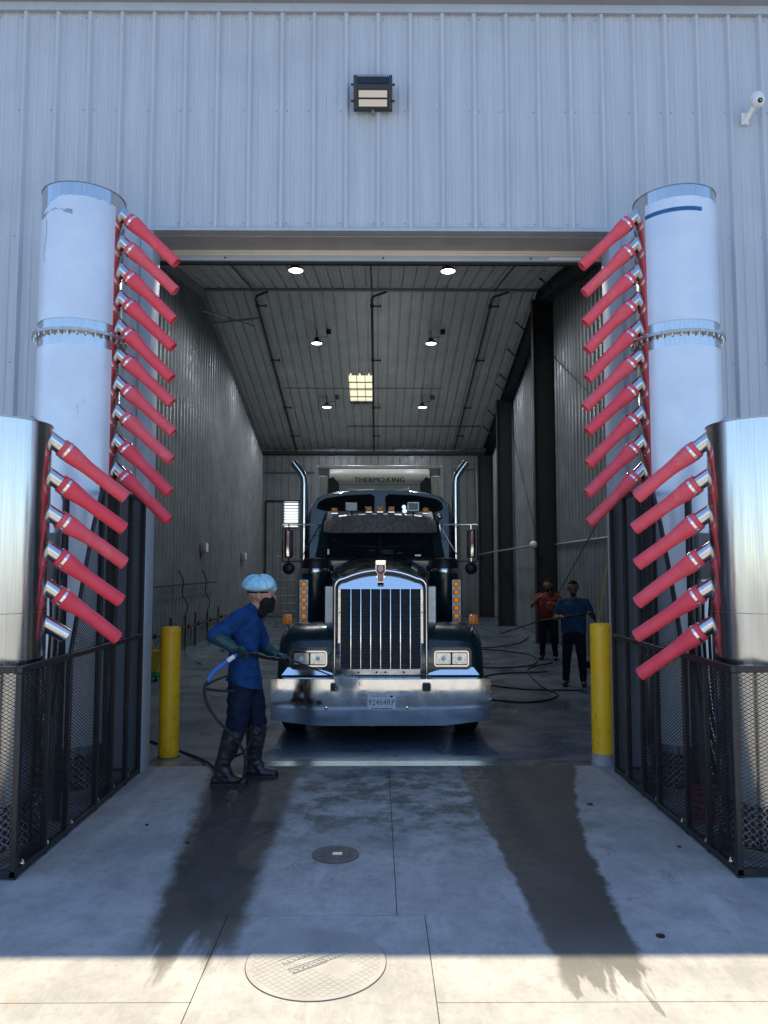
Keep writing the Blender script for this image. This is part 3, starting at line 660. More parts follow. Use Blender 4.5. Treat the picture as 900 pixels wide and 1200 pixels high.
def perforated(c, r, z0, rows, cols, pitch, hole):
    """steel skirt with round holes cut through"""
    m_ = MB()
    for j in range(rows):
        for i in range(cols):
            a0 = 2 * math.pi * i / cols; a1 = 2 * math.pi * (i + 1) / cols; am = (a0 + a1) / 2; zb = z0 + j * pitch
            hw = r * (a1 - a0) / 2; sq = []; ho = []
            for k in range(8):
                t_ = math.pi / 4 * k + math.pi / 8; cx, cz = math.cos(t_), math.sin(t_); s_ = 1 / max(abs(cx), abs(cz))
                sq.append((cx * s_ * hw, cz * s_ * pitch / 2)); ho.append((cx * hole, cz * hole))
            P = lambda q: (c[0] + r * math.cos(am + q[0] / r), c[1] + r * math.sin(am + q[0] / r), zb + pitch / 2 + q[1])
            m_.add([P(q) for q in sq] + [P(q) for q in ho], [(k, (k + 1) % 8, 8 + (k + 1) % 8, 8 + k) for k in range(8)])
    return m_

def tower(sx, y, h, label, roots, d, film, skip=None, flange=None, ang=0.):
    c = (sx * 2.5 + (.03 if sx > 0 else 0), y); T = thing('blower_tower', label, 'tower', (c[0], c[1], 0), 'steel blower towers beside the doorway')
    cyl = MB(); zz = [.36] + [h * k / 10 for k in range(2, 11)]
    cyl.rings([[(c[0] + TR * math.cos(2 * math.pi * i / 64), c[1] + TR * math.sin(2 * math.pi * i / 64), z_) for i in range(64)] for z_ in zz] +
              [[(c[0] + (TR - .012) * math.cos(2 * math.pi * i / 64), c[1] + (TR - .012) * math.sin(2 * math.pi * i / 64), h) for i in range(64)], [(c[0] + (TR - .012) * math.cos(2 * math.pi * i / 64), c[1] + (TR - .012) * math.sin(2 * math.pi * i / 64), h - .3) for i in range(64)]], True, True)
    cyl.build('casing', 'steel', T)
    MB().lathe([(TR + .001, -.008), (TR + .006, -.006), (TR + .006, .0), (TR - .014, .002)], (c[0], c[1], h), n=64, cap=False).build('top_rim', 'steel_rough', T)
    perforated(c, TR, .09, 6, 46, .045, .0165).build('perforated_skirt', 'steel', T, fix=True)
    MB().lathe([(.001, .02), (TR - .03, .02), (TR - .03, .37)], (c[0], c[1], 0), n=32, cap=False).build('dark_hole_backing', 'black', T)  # black cylinder added inside so the skirt holes look dark
    MB().lathe([(TR - .02, 0), (TR + .05, 0), (TR + .05, .012), (TR, .014), (TR, .09)], (c[0], c[1], 0), n=48, cap=False).build('base_ring', 'steel_rough', T)
    if flange:
        MB().lathe([(TR, -.012), (TR + .045, -.012), (TR + .045, .012), (TR, .012)], (c[0], c[1], flange), n=64, cap=False).build('flange', 'steel_rough', T)
        for k in range(32):
            a = 2 * math.pi * (k + .5) / 32
            MB().lathe([(.001, -.032), (.009, -.032), (.009, .024), (.001, .026)], (c[0] + (TR + .026) * math.cos(a), c[1] + (TR + .026) * math.sin(a), flange), n=6).build('bolt', 'clamp', T)
    else:
        MB().lathe([(TR + .0004, -.002), (TR + .0012, 0), (TR + .0004, .002)], (c[0], c[1], 1.52), n=64, cap=False).build('weld_seam', 'steel_rough', T)
    if film:
        a0, a1 = (R(170), R(338)) if sx < 0 else (R(206), R(375))
        f1 = film
        shell(c, TR + .003, [flange + .10 + (flange and 0), (flange + h) / 2, h - .10], a0, a1, 60, f1).build('protective_film', 'film', T, fix=False)
        shell(c, TR + .003, [.42, 2.2, flange - .11], a0, a1, 40).build('protective_film', 'film', T, fix=False)
    for k, z_ in enumerate(roots):
        a = ang if sx < 0 else math.pi - ang
        rt = (c[0] + (TR - .03) * math.cos(a), c[1] + (TR - .03) * math.sin(a), z_ + .02)
        dd = Vector(d) + Vector((random.uniform(-.012, .012), random.uniform(-.03, .03), random.uniform(-.022, .022))); dd.x *= -sx; dd = dd + dd.normalized() * .035
        nozzle(T, rt, dd, hose=(k != skip))
    return T
def torn(s):
    a = abs(((s - .30) * 5.5)); return .02 + .012 * noise.noise((s * 22, 1, 0)) + max(0, .12 - .10 * a) + .01 * noise.noise((s * 70, 3, 0))
def straight(s): return .01 * (1 - s) + .008 * noise.noise((s * 9, 7, 0))
FZ = [4.81 - .2425 * k for k in range(10)]; NZ = [2.66 - .246 * k for k in range(6)]
d_far, d_near = (.45, .03, -.415), (.40, .27, -.335)
tw1 = tower(-1, 6.35, 4.93, 'tall steel tower with torn pale film at its top and ten red nozzles', FZ, d_far, torn, flange=3.70)
tw2 = tower(1, 6.35, 4.93, 'tall film-covered steel tower with a strip of blue tape near its top', FZ, d_far, straight, flange=3.70)
tw3 = tower(-1, 5.02, 2.75, 'short bare steel tower whose lowest nozzle has lost its red sleeve', NZ, d_near, None, skip=5, ang=R(20))
tw4 = tower(1, 5.02, 2.75, 'short bare steel tower with all six red sleeves in place', NZ, d_near, None, ang=R(20))
# tape on the right-hand film, torn flap and dents on the left-hand film
shell((2.53, 6.35), TR + .0045, [4.70, 4.735], R(206), R(288), 24).build('tape_strip', 'tape', tw2, fix=False)
c = (-2.5, 6.35); fl_ = MB()
for k in range(7):
    a = R(213 + k * 9); b = a + R(9); fl_.add([(c[0] + (TR + .004) * math.cos(q), c[1] + (TR + .004) * math.sin(q), 4.70 - .01 * kk + (0 if j else -.03 * math.sin((k + kk) * 1.1 + .4) - .012)) for j in (0, 1) for kk, q in ((0, a), (1, b))], [(0, 1, 3, 2)])
fl_.build('torn_edge', 'steel_rough', tw1, fix=False)
MB().tube([(c[0] + (TR + .004) * math.cos(R(232 + 3 * math.sin(k))), c[1] + (TR + .004) * math.sin(R(232 + 3 * math.sin(k))), 4.64 - .06 * k) for k in range(7)], .0022, 4).build('film_crease', 'conduit', tw1)

# ------------------------------------------------------------------ expanded-metal fences round the towers
def mesh_panel(mb, O, U, V, poly, w_=.0030, th=.003, pw=.044, ph=.0235, lift=.0):
    """diamond lattice of straight strands clipped to a convex polygon (u, v)"""
    O, U, V = Vector(O), Vector(U).normalized(), Vector(V).normalized(); N = U.cross(V)
    us = [p[0] for p in poly]; vs_ = [p[1] for p in poly]; sl_ = ph / pw
    for sg in (1, -1):
        k0 = math.floor((min(vs_) - max(us) * sl_) / ph) - 1; k1 = math.ceil((max(vs_) + max(us) * sl_) / ph) + 1
        for k in range(int(k0), int(k1)):
            a = (min(us) - 1, k * ph + sg * sl_ * (min(us) - 1)); b = (max(us) + 1, k * ph + sg * sl_ * (max(us) + 1))
            t0, t1 = 0., 1.; ok = True
            for i in range(len(poly)):
                p, q = poly[i], poly[(i + 1) % len(poly)]; nx, ny = -(q[1] - p[1]), q[0] - p[0]
                da = (a[0] - p[0]) * nx + (a[1] - p[1]) * ny; db = (b[0] - p[0]) * nx + (b[1] - p[1]) * ny
                if da < 0 and db < 0: ok = False; break
                if da < 0: t0 = max(t0, da / (da - db))
                elif db < 0: t1 = min(t1, da / (da - db))
            if not ok or t1 - t0 < 1e-4: continue
            A = (a[0] + (b[0] - a[0]) * t0, a[1] + (b[1] - a[1]) * t0); B = (a[0] + (b[0] - a[0]) * t1, a[1] + (b[1] - a[1]) * t1)
            P = O + U * A[0] + V * A[1]; Q = O + U * B[0] + V * B[1]
            D = (Q - P).normalized(); S = D.cross(N) * (w_ / 2); n_ = N * (th / 2); e = N * (lift * sg)
            mb.add([P - S - n_ + e, P + S - n_ + e, P + S + n_ + e, P - S + n_ + e, Q - S - n_ + e, Q + S - n_ + e, Q + S + n_ + e, Q - S + n_ + e], [(0, 1, 5, 4), (1, 2, 6, 5), (2, 3, 7, 6), (3, 0, 4, 7)])
FH, FT = 1.22, 2.40
def fence(sx, label):
    X = 2.115 * sx; y0, y1 = 4.60, 6.93; X2 = X + 1.75 * sx
    Fn = thing('tower_guard_fence', label, 'fence', (X, y0, 0), 'black mesh guards round the towers')
    def bar(name, a, b): return MB().bbox([min(p, q) for p, q in zip(a, b)], [max(p, q) for p, q in zip(a, b)], .003, 1).build(name, 'fence', Fn)
    t_ = .019
    # side run: bottom and top rails, uprights
    bar('rail', (X - t_, y0, .012), (X + t_, y1, .05)); bar('rail', (X - t_, y0, FH - .038), (X + t_, y1, FH))
    for yy in (4.60, 5.0, 5.33, 5.87, 6.20, 6.55, 6.912):
        tall = yy > 5.8
        bar('post', (X - t_ + .001, yy, .0), (X + t_ - .001, yy + .036, FT if tall else FH - .039))
    bar('rail', (X - t_, 5.87, FT), (X + t_, 6.948, FT + .035))
    # sloping shoulder between the low and the tall section
    MB().tube([(X, 5.36, FH), (X, 5.55, 1.72), (X, 5.72, 2.12), (X, 5.88, FT)], .017, 6).build('sloping_rail', 'fence', Fn)
    # front run
    yf = y0 + .018; xa, xb = (X, X2) if sx > 0 else (X2, X)
    bar('rail', (xa + (.02 if sx > 0 else 0), yf - t_, .012), (xb - (.02 if sx < 0 else 0), yf + t_, .05)); bar('rail', (xa + (.02 if sx > 0 else 0), yf - t_, FH - .038), (xb - (.02 if sx < 0 else 0), yf + t_, FH))
    for q in (.6, 1.2, 1.73): bar('post', (X + sx * q - .018, yf - t_ + .001, 0), (X + sx * q + .018, yf + t_ - .001, FH - .039))
    mm = MB()
    o_ = X + sx * .006
    mesh_panel(mm, (o_, y0, 0), (0, 1, 0), (0, 0, 1), [(.0, .03), (y1 - y0, .03), (y1 - y0, FH - .02), (0, FH - .02)], .0035, .0042)
    mesh_panel(mm, (o_, y0, 0), (0, 1, 0), (0, 0, 1), [(1.28, FH), (y1 - y0, FH), (y1 - y0, FT), (1.28, FT)], .0035, .0042)
    mesh_panel(mm, (o_, y0, 0), (0, 1, 0), (0, 0, 1), [(.76, FH), (1.28, FH), (1.28, FT)], .0035, .0042)
    tag(mm.build('mesh_infill', 'mesh', Fn, smooth=0), kind='stuff')
    mm = MB(); mesh_panel(mm, (xa, yf + .004, 0), (1, 0, 0), (0, 0, 1), [(0, .03), (abs(X2 - X), .03), (abs(X2 - X), FH - .02), (0, FH - .02)])
    tag(mm.build('mesh_infill', 'mesh', Fn, smooth=0), kind='stuff')
    for yy in (4.72, 5.06, 5.45, 5.95, 6.3, 6.65):
        MB().lathe([(.001, 0), (.011, 0), (.009, .012), (.001, .03)], (X - sx * .004, yy, .05), (0, 0, 1), 6).build('anchor_bolt', 'clamp', Fn)
    # far side inside the enclosure
    bar('post', (X2 - .02, 6.9, 0), (X2 + .02, 6.94, FH)); bar('rail', (X2 - t_, y0 + .04, FH - .038), (X2 + t_, 6.93, FH)); bar('rail', (X2 - t_, y0 + .04, .012), (X2 + t_, 6.93, .05))
    return Fn
fence(-1, 'black mesh fence round the towers on the side of the worker in blue'); fence(1, 'black mesh fence beside the bollard with the grey concrete foot')
# services inside the fences: control boxes, conduits, drooping cables
for sx in (-1, 1):
    P = thing('service_stand', 'grey service pipes and box behind the mesh beside the ' + ('worker' if sx < 0 else 'red hose coil'), 'pipework', (sx * 2.42, 5.68, 0))
    for q, yy, h in ((2.30, 5.66, 2.3), (2.38, 5.72, 2.1), (2.52, 5.70, 2.25), (2.62, 5.62, 1.9), (2.72, 5.66, 2.1)):
        MB().tube([(sx * q, yy, 0), (sx * q, yy, h), (sx * (q + .05), yy + .06, h + .08)], .019 + .008 * ((q * 50) % 2), 8).build('riser_pipe', 'conduit' if q > 2.35 else 'black', P)
    MB().bbox((sx * 2.46 - .11, 5.60, 1.72), (sx * 2.46 + .11, 5.68, 2.06), .008).build('control_box', 'conduit', P)
    MB().box((sx * 2.46 - .07, 5.595, 1.90), (sx * 2.46 + .07, 5.599, 2.0)).build('warning_label', 'sticker_w', P)
    MB().add([(sx * 2.46 - .05, 5.593, 1.915), (sx * 2.46 - .005, 5.593, 1.915), (sx * 2.46 - .028, 5.593, 1.955)], [(0, 1, 2)]).build('warning_triangle', 'sticker_y', P)
    MB().box((sx * 2.46 - .07, 5.594, 1.975), (sx * 2.46 + .07, 5.596, 2.0)).build('warning_stripe', 'red_lens', P)
    for k in range(4):
        MB().tube(smooth_path([(sx * (2.27 + .05 * k), 5.60, 1.9 - .1 * k), (sx * (2.24 + .04 * k), 5.50, 1.3), (sx * (2.30 + .03 * k), 5.48, .7), (sx * (2.40 + .06 * k), 5.55, .3), (sx * (2.38 + .05 * k), 5.62, .02)]), .011, 6).build('cable', 'black_rubber', P)
    MB().box((sx * 2.56 - .2, 5.60, .5), (sx * 2.56 + .2, 5.63, .54)).box((sx * 2.56 - .2, 5.60, 1.4), (sx * 2.56 + .2, 5.63, 1.44)).build('strut', 'galv', P)
ch = thing('hose_coil', 'coil of red hose lying on the concrete behind the mesh', 'hose coil', (2.36, 5.72, 0))
pts = []
for k in range(130):
    a = k / 130 * 2 * math.pi * 6; pts.append((2.36 + (.12 + .015 * math.sin(k * .31)) * math.cos(a), 5.66 + (.13 + .012 * math.sin(k * .23)) * math.sin(a), .016 + .26 * k / 130 + .01 * math.sin(a)))
MB().tube(pts, .015, 6).build('loops', 'coil', ch)

# ------------------------------------------------------------------ bollards
def bollard(x, y, z0, z1, foot, label):
    B = thing('bollard', label, 'bollard', (x, y, z0), 'yellow bollards inside the door jambs')
    MB().lathe([(.001, 0), (.099, 0), (.099, z1 - z0 - .05), (.096, z1 - z0 - .02), (.085, z1 - z0 - .006), (.055, z1 - z0), (.001, z1 - z0 + .002)] if not foot else [(.001, .11), (.099, .11), (.099, z1 - z0 - .05), (.096, z1 - z0 - .02), (.085, z1 - z0 - .006), (.055, z1 - z0), (.001, z1 - z0 + .002)], (x, y, z0), n=32).build('sleeve', 'yellow', B)
    if foot: MB().lathe([(.001, -.02), (.106, -.02), (.103, .06), (.100, .113), (.001, .115)], (x, y, z0), n=24).build('concrete_foot', 'apron', B)
    else: MB().lathe([(.10, -.02), (.115, -.02), (.105, .012), (.10, .014)], (x, y, z0), n=24).build('base_collar', 'joint', B)
bollard(-2.075, 7.78, -.065, 1.22, False, 'yellow bollard behind the worker in the blue cap')
bollard(2.085, 7.24, -.012, 1.29, True, 'yellow bollard with a bare grey concrete foot')

# ------------------------------------------------------------------ the truck (local coordinates: x right, y back from the bumper, z up from the floor)
TK = thing('semi_truck', 'dark green long-nosed semi truck with tall chrome grille and wide steel bumper', 'truck', (.03, 8.6, -.15))
def LB(mb, name, m, parent=TK, smooth=38, fix=True):
    o = bpy.data.objects.new(name, mb.mesh(name, m, smooth, fix=fix)); COL.objects.link(o); o.parent = parent; return o
def rrect(w_, h, r, n=5):
    out = []
    for cx, cz, a0 in ((w_ / 2 - r, h / 2 - r, 0), (-w_ / 2 + r, h / 2 - r, 90), (-w_ / 2 + r, -h / 2 + r, 180), (w_ / 2 - r, -h / 2 + r, 270)):
        for k in range(n + 1): a = R(a0 + 90 * k / n); out.append((cx + r * math.cos(a), cz + r * math.sin(a)))
    return out
def rplate(mb, cx, cz, w_, h, r, y0, y1, n=5): return mb.prism([(cx + p, y0, cz + q) for p, q in rrect(w_, h, r, n)], (0, y1 - y0, 0))
def rframe(mb, cx, cz, w_, h, r, t_, y0, y1):
    o, i = rrect(w_, h, r), rrect(w_ - 2 * t_, h - 2 * t_, max(.004, r - t_)); n = len(o)
    rr = [[(cx + p, y1, cz + q) for p, q in o], [(cx + p, y0, cz + q) for p, q in o], [(cx + p * .985, y0 - .006, cz + q * .97) for p, q in o], [(cx + p, y0 - .006, cz + q) for p, q in i], [(cx + p, y1, cz + q) for p, q in i]]
    return mb.rings(rr, True, False)
# bumper: bowed sheet with raked lower corners and rolled edges
bm_ = MB(); nx = 32; rows = []
for j in range(9):
    row = []
    for i in range(nx + 1):
        x = -1.215 + 2.43 * i / nx; ax = abs(x); bz = .215 + max(0, (ax - .72) / .48) * .055; tz = .735
        f = j / 8; bow = .035 * (ax / 1.2) ** 2; yy = bow - .012 * math.sin(math.pi * f)
        if j in (0, 8): yy += .04
        row.append((x, yy, bz + (tz - bz) * min(1, max(0, (j - .9) / 6.2) if 0 < j < 8 else f)))
    rows.append(row)
rows += [[(p[0], p[1] + .03, p[2]) for p in r_] for r_ in rows[::-1]]
bm_.rings([list(r_) for r_ in zip(*rows)], True, True)
bp = LB(bm_, 'bumper', 'bumper', smooth=50)
for x in (-.505, .505): LB(rplate(MB(), x, .645, .088, .088, .02, -.018, .0), 'tow_hole', 'black', bp); LB(rframe(MB(), x, .645, .102, .102, .024, .008, -.018, .0), 'hole_rim', 'chrome', bp)
for x in (-.60, .29): LB(MB().lathe([(.001, -.012), (.014, -.010), (.02, -.002), (.02, .0)], (x, -.008, .42), (0, 1, 0), 12), 'bolt', 'chrome', bp)
pl = LB(rplate(MB(), .01, .485, .305, .155, .012, -.026, -.016), 'licence_plate', 'plate', bp)
def ltext(body, size, m, parent, loc, name, xs=1., depth=.0008, space=1.):
    o = bpy.data.objects.new(name, text_mesh(body, size, depth, name, m, xs=xs, space=space)); COL.objects.link(o); o.parent = parent; o.location = loc; o.rotation_euler = (R(90), 0, 0); return o
ltext('92464RP', .092, 'navy', pl, (.01, -.0272, .478), 'plate_number', .84, space=1.05); ltext('WASHINGTON', .026, 'navy', pl, (-.02, -.0272, .548), 'plate_state', 1.)
LB(MB().box((.10, -.0275, .535), (.135, -.0262, .556)), 'plate_tab', 'navy', pl); LB(MB().box((-.11, -.0275, .412), (.13, -.0262, .419)), 'plate_line', 'navy', pl)
for x in (-1.2, 1.2):
    for z in (.66, .58, .50): LB(MB().lathe([(.001, -.012), (.010, -.012), (.012, .012), (.001, .012)], (x * 1.012, .05, z), (1, 0, 0), 8), 'edge_bolt', 'chrome', bp)
    LB(MB().bbox((x * 1.01 - .02, .16, .30), (x * 1.01 + .02, .22, .37), .006), 'side_marker', 'red_lens')
LB(MB().box((-.55, .12, .45), (-.38, 13.0 - 4.6, .72)).box((.38, .12, .45), (.55, 8.4, .72)).box((-.55, .3, .40), (.55, .45, .68)), 'chassis', 'black')
LB(MB().tube([(-.95, .95, .5), (.95, .95, .5)], .06, 8).box((-.5, .7, .3), (.5, 2.2, .75)), 'front_axle', 'black')
# wheels
def wheel(x, y, w_, nm='wheel'):
    s = 1 if x > 0 else -1
    t_ = LB(MB().lathe([(.29, -w_ / 2), (.44, -w_ / 2 - .005), (.50, -w_ / 2 + .02), (.52, -w_ / 2 + .05), (.52, w_ / 2 - .05), (.50, w_ / 2 - .02), (.44, w_ / 2 + .005), (.29, w_ / 2)], (x, y, .52), (1, 0, 0), 40, cap=False), nm, 'tyre')
    LB(MB().lathe([(.29, -w_ / 2 + .01), (.27, -.06), (.16, -.02), (.12, .05), (.06, .06), (.001, .06)] if s > 0 else [(.001, -.06), (.06, -.06), (.12, -.05), (.16, .02), (.27, .06), (.29, w_ / 2 - .01)], (x, y, .52), (1, 0, 0), 28, cap=False), 'rim', 'alu', t_)
    g_ = MB()
    for k in range(-2, 3): g_.lathe([(.5215, k * .05 - .006), (.5215, k * .05 + .006)], (x, y, .52), (1, 0, 0), 40, cap=False)
    LB(g_, 'tread_groove', 'black', t_)
for sx in (-1, 1):
    wheel(sx * 1.03, .95, .29)
    for yy in (6.2, 7.55): wheel(sx * .95, yy, .52)
# grille: arched chrome surround
def arch(hw, zb, zs, zt, r, n=9):
    """outline from bottom right, up, over the crowned top, down to bottom left"""
    out = [(hw, zb), (hw, (zb + zs) / 2), (hw, zs - r)]
    for k in range(1, 7): a = R(90 * k / 7); out.append((hw - r + r * math.cos(a), zs - r + r * math.sin(a)))
    x0 = hw - r
    for k in range(n + 1): x = x0 - 2 * x0 * k / n; out.append((x, zs + (zt - zs) * (1 - (x / x0) ** 2)))
    return out + [(-p, q) for p, q in out[:9][::-1]]
def arch_band(o1, o2, y0, y1, bulge=.015):
    n = len(o1); mid = [((a[0] + b[0]) / 2, (a[1] + b[1]) / 2) for a, b in zip(o1, o2)]
    prof = [(o1, y1), (o1, y0 + bulge), ([(a[0] * .75 + b[0] * .25, a[1] * .75 + b[1] * .25) for a, b in zip(o1, o2)], y0), (mid, y0 - bulge * .4), ([(a[0] * .25 + b[0] * .75, a[1] * .25 + b[1] * .75) for a, b in zip(o1, o2)], y0), (o2, y0 + bulge), (o2, y1)]
    return MB().rings([[(p[0], yy, p[1]) for p in o] for o, yy in prof], closed=False)
A0 = arch(.545, .74, 1.86, 1.955, .12); A1 = arch(.497, .74, 1.805, 1.90, .085); A2 = arch(.487, .74, 1.795, 1.888, .08)
gr = LB(arch_band(A0, A1, .16, .42), 'grille_surround', 'chrome_clean', smooth=60)
LB(arch_band(A1, A2, .185, .3, .004), 'surround_gap', 'black', gr)
# inner chrome: crowned header plate, side strips, bottom strip
hdr = [p for p in A2 if p[1] > 1.70]; hdr = [(hdr[0][0], 1.715)] + hdr + [(hdr[-1][0], 1.715)]
LB(MB().prism([(p[0], .205 + max(0, p[1] - 1.715) * .22, p[1]) for p in hdr], (0, .02, 0)), 'header_plate', 'chrome_clean', gr)
for sx in (-1, 1): LB(MB().bbox((sx * .47 - .018, .20, .745), (sx * .47 + .018, .235, 1.716), .004, 1), 'side_strip', 'chrome', gr)
LB(MB().bbox((-.452, .20, .745), (.452, .235, .815), .004, 1), 'bottom_strip', 'chrome', gr)
for x in (-.46, -.25, -.045, .055, .26, .46): LB(MB().lathe([(.001, -.006), (.012, -.004), (.013, .004)], (x, .198, .778), (0, 1, 0), 8), 'bolt', 'black', gr)
for x in (-.47, .47):
    for z in (1.45, 1.1, .95): LB(MB().lathe([(.001, -.004), (.008, -.003), (.009, .004)], (x, .198, z), (0, 1, 0), 6), 'rivet', 'black', gr)
LB(MB().box((-.455, .29, .74), (.455, .33, 1.75)), 'radiator_core', 'radiator', gr)
lv = MB().prism([(-.452, .228, 0), (-.452, .262, .016), (-.452, .264, .013), (-.452, .230, -.004)], (.904, 0, 0)).mesh('louver', 'louver', 0)
for k in range(32): o = bpy.data.objects.new('louver', lv); COL.objects.link(o); o.parent = gr; o.location = (0, 0, .822 + k * .028)
for k in range(-3, 4):
    x = k * .1125; LB(MB().add([(x - .005, .232, .745), (x + .005, .232, .745), (x + .004, .19, .745), (x - .004, .19, .745), (x - .005, .21, 1.74), (x + .005, .21, 1.74), (x + .004, .178, 1.74), (x - .004, .178, 1.74), (x, .20, 1.795)], [(0, 1, 2, 3), (0, 4, 5, 1), (1, 5, 6, 2), (2, 6, 7, 3), (3, 7, 4, 0), (4, 8, 5), (5, 8, 6), (6, 8, 7), (7, 8, 4)]), 'grille_bar', 'chrome', gr)
# emblem on the crown
em = LB(MB().prism([(.0 + p, .10, 1.945 + q) for p, q in ((-.055, .095), (.055, .095), (.055, -.03), (.035, -.05), (.035, -.155), (-.035, -.155), (-.035, -.05), (-.055, -.03))], (0, .05, 0)), 'emblem', 'chrome_clean', gr)
LB(MB().prism([(p, .097, 1.945 + q) for p, q in ((-.05, .045), (.05, .045), (.05, -.03), (.03, -.05), (.03, -.14), (-.03, -.14), (-.03, -.05), (-.05, -.03))], (0, .003, 0)), 'emblem_field', 'red_ink', em)
for k in range(5): LB(MB().add([(-.048 + k * .024 - .004, .0965, 1.99), (-.048 + k * .024 + .004, .0965, 1.99), (-.048 + k * .024, .0965, 2.02)], [(0, 1, 2)]), 'emblem_ray', 'red_ink', em)
LB(MB().prism([(.028 * math.cos(2 * math.pi * k / 16), .094, 1.948 + .036 * math.sin(2 * math.pi * k / 16)) for k in range(16)], (0, .003, 0)), 'emblem_disc', 'white', em)
ltext('K', .036, 'red_ink', em, (0, .0928, 1.958), 'emblem_letter', 1.1); ltext('W', .030, 'red_ink', em, (0, .0928, 1.931), 'emblem_letter', 1.0)
for x in (-.014, .002, .016): LB(MB().box((x - .003, .0945, 1.80), (x + .003, .0968, 1.885)), 'emblem_line', 'white', em)
# hood: lofted from the grille arch to the cowl
def hood_sec(f):
    return arch(.52 + .26 * f, .95 + .1 * f, 1.835 + .19 * f, 1.93 + .19 * f, .12 + .06 * f)
hd = LB(MB().rings([[(p, .40 + 2.15 * f, q) for p, q in hood_sec(f)] for f in (0, .25, .5, .75, 1)], closed=False), 'hood', 'paint', smooth=50)
LB(MB().tube([(0, .42, 1.94), (0, 2.45, 2.125)], .012, 6), 'hood_ridge', 'chrome', hd)
for sx in (-1, 1):   # polished side plates beside the grille
    LB(MB().bbox((sx * .605 - .06, .62, 1.17), (sx * .605 + .06, .64, 1.74), .008, 1), 'hood_side_plate', 'alu', hd)
# fenders
FP = [(.20, .60), (.19, .78), (.19, .95), (.22, 1.08), (.30, 1.19), (.44, 1.265), (.65, 1.30), (.90, 1.30), (1.15, 1.26), (1.38, 1.15), (1.54, .98), (1.62, .78), (1.64, .62)]
def fender(sx):
    sec = [(.46, .03), (.62, .015), (.85, .0), (1.02, -.005), (1.10, -.03), (1.145, -.07), (1.165, -.12), (1.17, -.19)]
    rr = []
    for i, p in enumerate(FP):
        a, b = FP[max(0, i - 1)], FP[min(len(FP) - 1, i + 1)]; t_ = Vector((b[0] - a[0], b[1] - a[1])).normalized(); n_ = (-t_.y, t_.x)
        low = max(0, (1.1 - p[1])) * .05
        rr.append([(sx * (x + (low if x > 1 else 0)), p[0] + n_[0] * o, p[1] + n_[1] * o) for x, o in sec])
    fd = LB(MB().rings(rr, closed=False), 'fender', 'paint', smooth=60)
    LB(MB().box((min(sx * .5, sx * 1.1), .26, .55), (max(sx * .5, sx * 1.1), .40, 1.1)), 'fender_liner', 'black', fd)
    # headlight pod: chrome bezel, two square lamps
    cx = sx * .80
    hl = LB(rframe(MB(), cx, .935, .40, .185, .035, .02, .155, .20), 'headlight', 'chrome_clean')
    LB(rplate(MB(), cx, .935, .37, .155, .02, .175, .20), 'lamp_bucket', 'black', hl)
    for q in (-.092, .092):
        LB(rplate(MB(), cx + q, .935, .165, .125, .014, .158, .176), 'lamp_lens', 'lampglass', hl)
        LB(MB().lathe([(.001, 0), (.022, 0), (.026, .004)], (cx + q, .154, .935), (0, 1, 0), 14), 'lamp_bulb', 'white', hl)
    LB(rplate(MB(), cx, .935, .46, .25, .06, .178, .188), 'headlight_pod', 'paint', hl)
    x0, x1, x2, x3 = .535, 1.115, 1.05, .575
    LB(MB().prism([(sx * x0, .165, .752), (sx * x1, .165, .752), (sx * x2, .168, .905 - .1), (sx * x2, .168, .838 - .03), (sx * x3, .168, .83)], (0, .012, 0)) if False else MB().prism([(sx * x0, .162, .752), (sx * x1, .162, .752), (sx * x2, .186, .835), (sx * x3, .186, .835)], (0, .01, 0)), 'chrome_apron', 'chrome_clean', fd)
    # amber turn signal on a stalk
    ts_ = LB(MB().bbox((sx * 1.085 - .056, .40, 1.30), (sx * 1.085 + .056, .47, 1.415), .016), 'turn_signal', 'amber')
    for q in (-.022, .022): LB(MB().box((sx * 1.085 + q - .003, .3975, 1.315), (sx * 1.085 + q + .003, .400, 1.40)), 'lens_rib', 'red_lens', ts_)
    LB(MB().tube([(sx * 1.085, .44, 1.31), (sx * 1.07, .46, 1.24)], .015, 6), 'stalk', 'chrome', ts_)
fender(-1); fender(1)
LB(MB().box((-.56, .10, .60), (.56, .30, .742)), 'lower_valance', 'black')
# air cleaners with light bars
for sx in (-1, 1):
    cx = sx * .90
    ac = LB(MB().lathe([(.001, 0), (.17, 0), (.19, .03), (.19, .78), (.001, .80)], (cx, 2.1, 1.10), n=28), 'air_cleaner', 'paint')
    LB(MB().lathe([(.194, .78), (.198, .80), (.198, .83), (.19, .85)], (cx, 2.1, 1.10), n=28, cap=False), 'clamp_band', 'chrome', ac)
    LB(MB().lathe([(.19, .85), (.185, .93), (.16, .985), (.001, 1.0)], (cx, 2.1, 1.10), n=28, cap=False), 'dome_cap', 'black', ac)
    LB(MB().tube([(cx - sx * .1, 2.2, 1.7), (cx - sx * .35, 2.35, 1.6)], .08, 10), 'intake_duct', 'black', ac)
    bx_ = sx * 1.035; lb = LB(MB().bbox((bx_ - .062, 1.865, 1.13), (bx_ + .062, 1.90, 1.80), .006, 1), 'light_bar', 'alu', ac)
    for k in range(6):
        z = 1.20 + k * .107
        LB(MB().lathe([(.036, 0), (.042, -.008), (.045, .002)], (bx_, 1.864, z), (0, 1, 0), 18, cap=False), 'marker_rim', 'black', lb)
        LB(MB().lathe([(.001, -.010), (.02, -.008), (.036, -.001)], (bx_, 1.864, z), (0, 1, 0), 18), 'marker_lamp', 'amber_lit' if k else 'red_lens', lb)
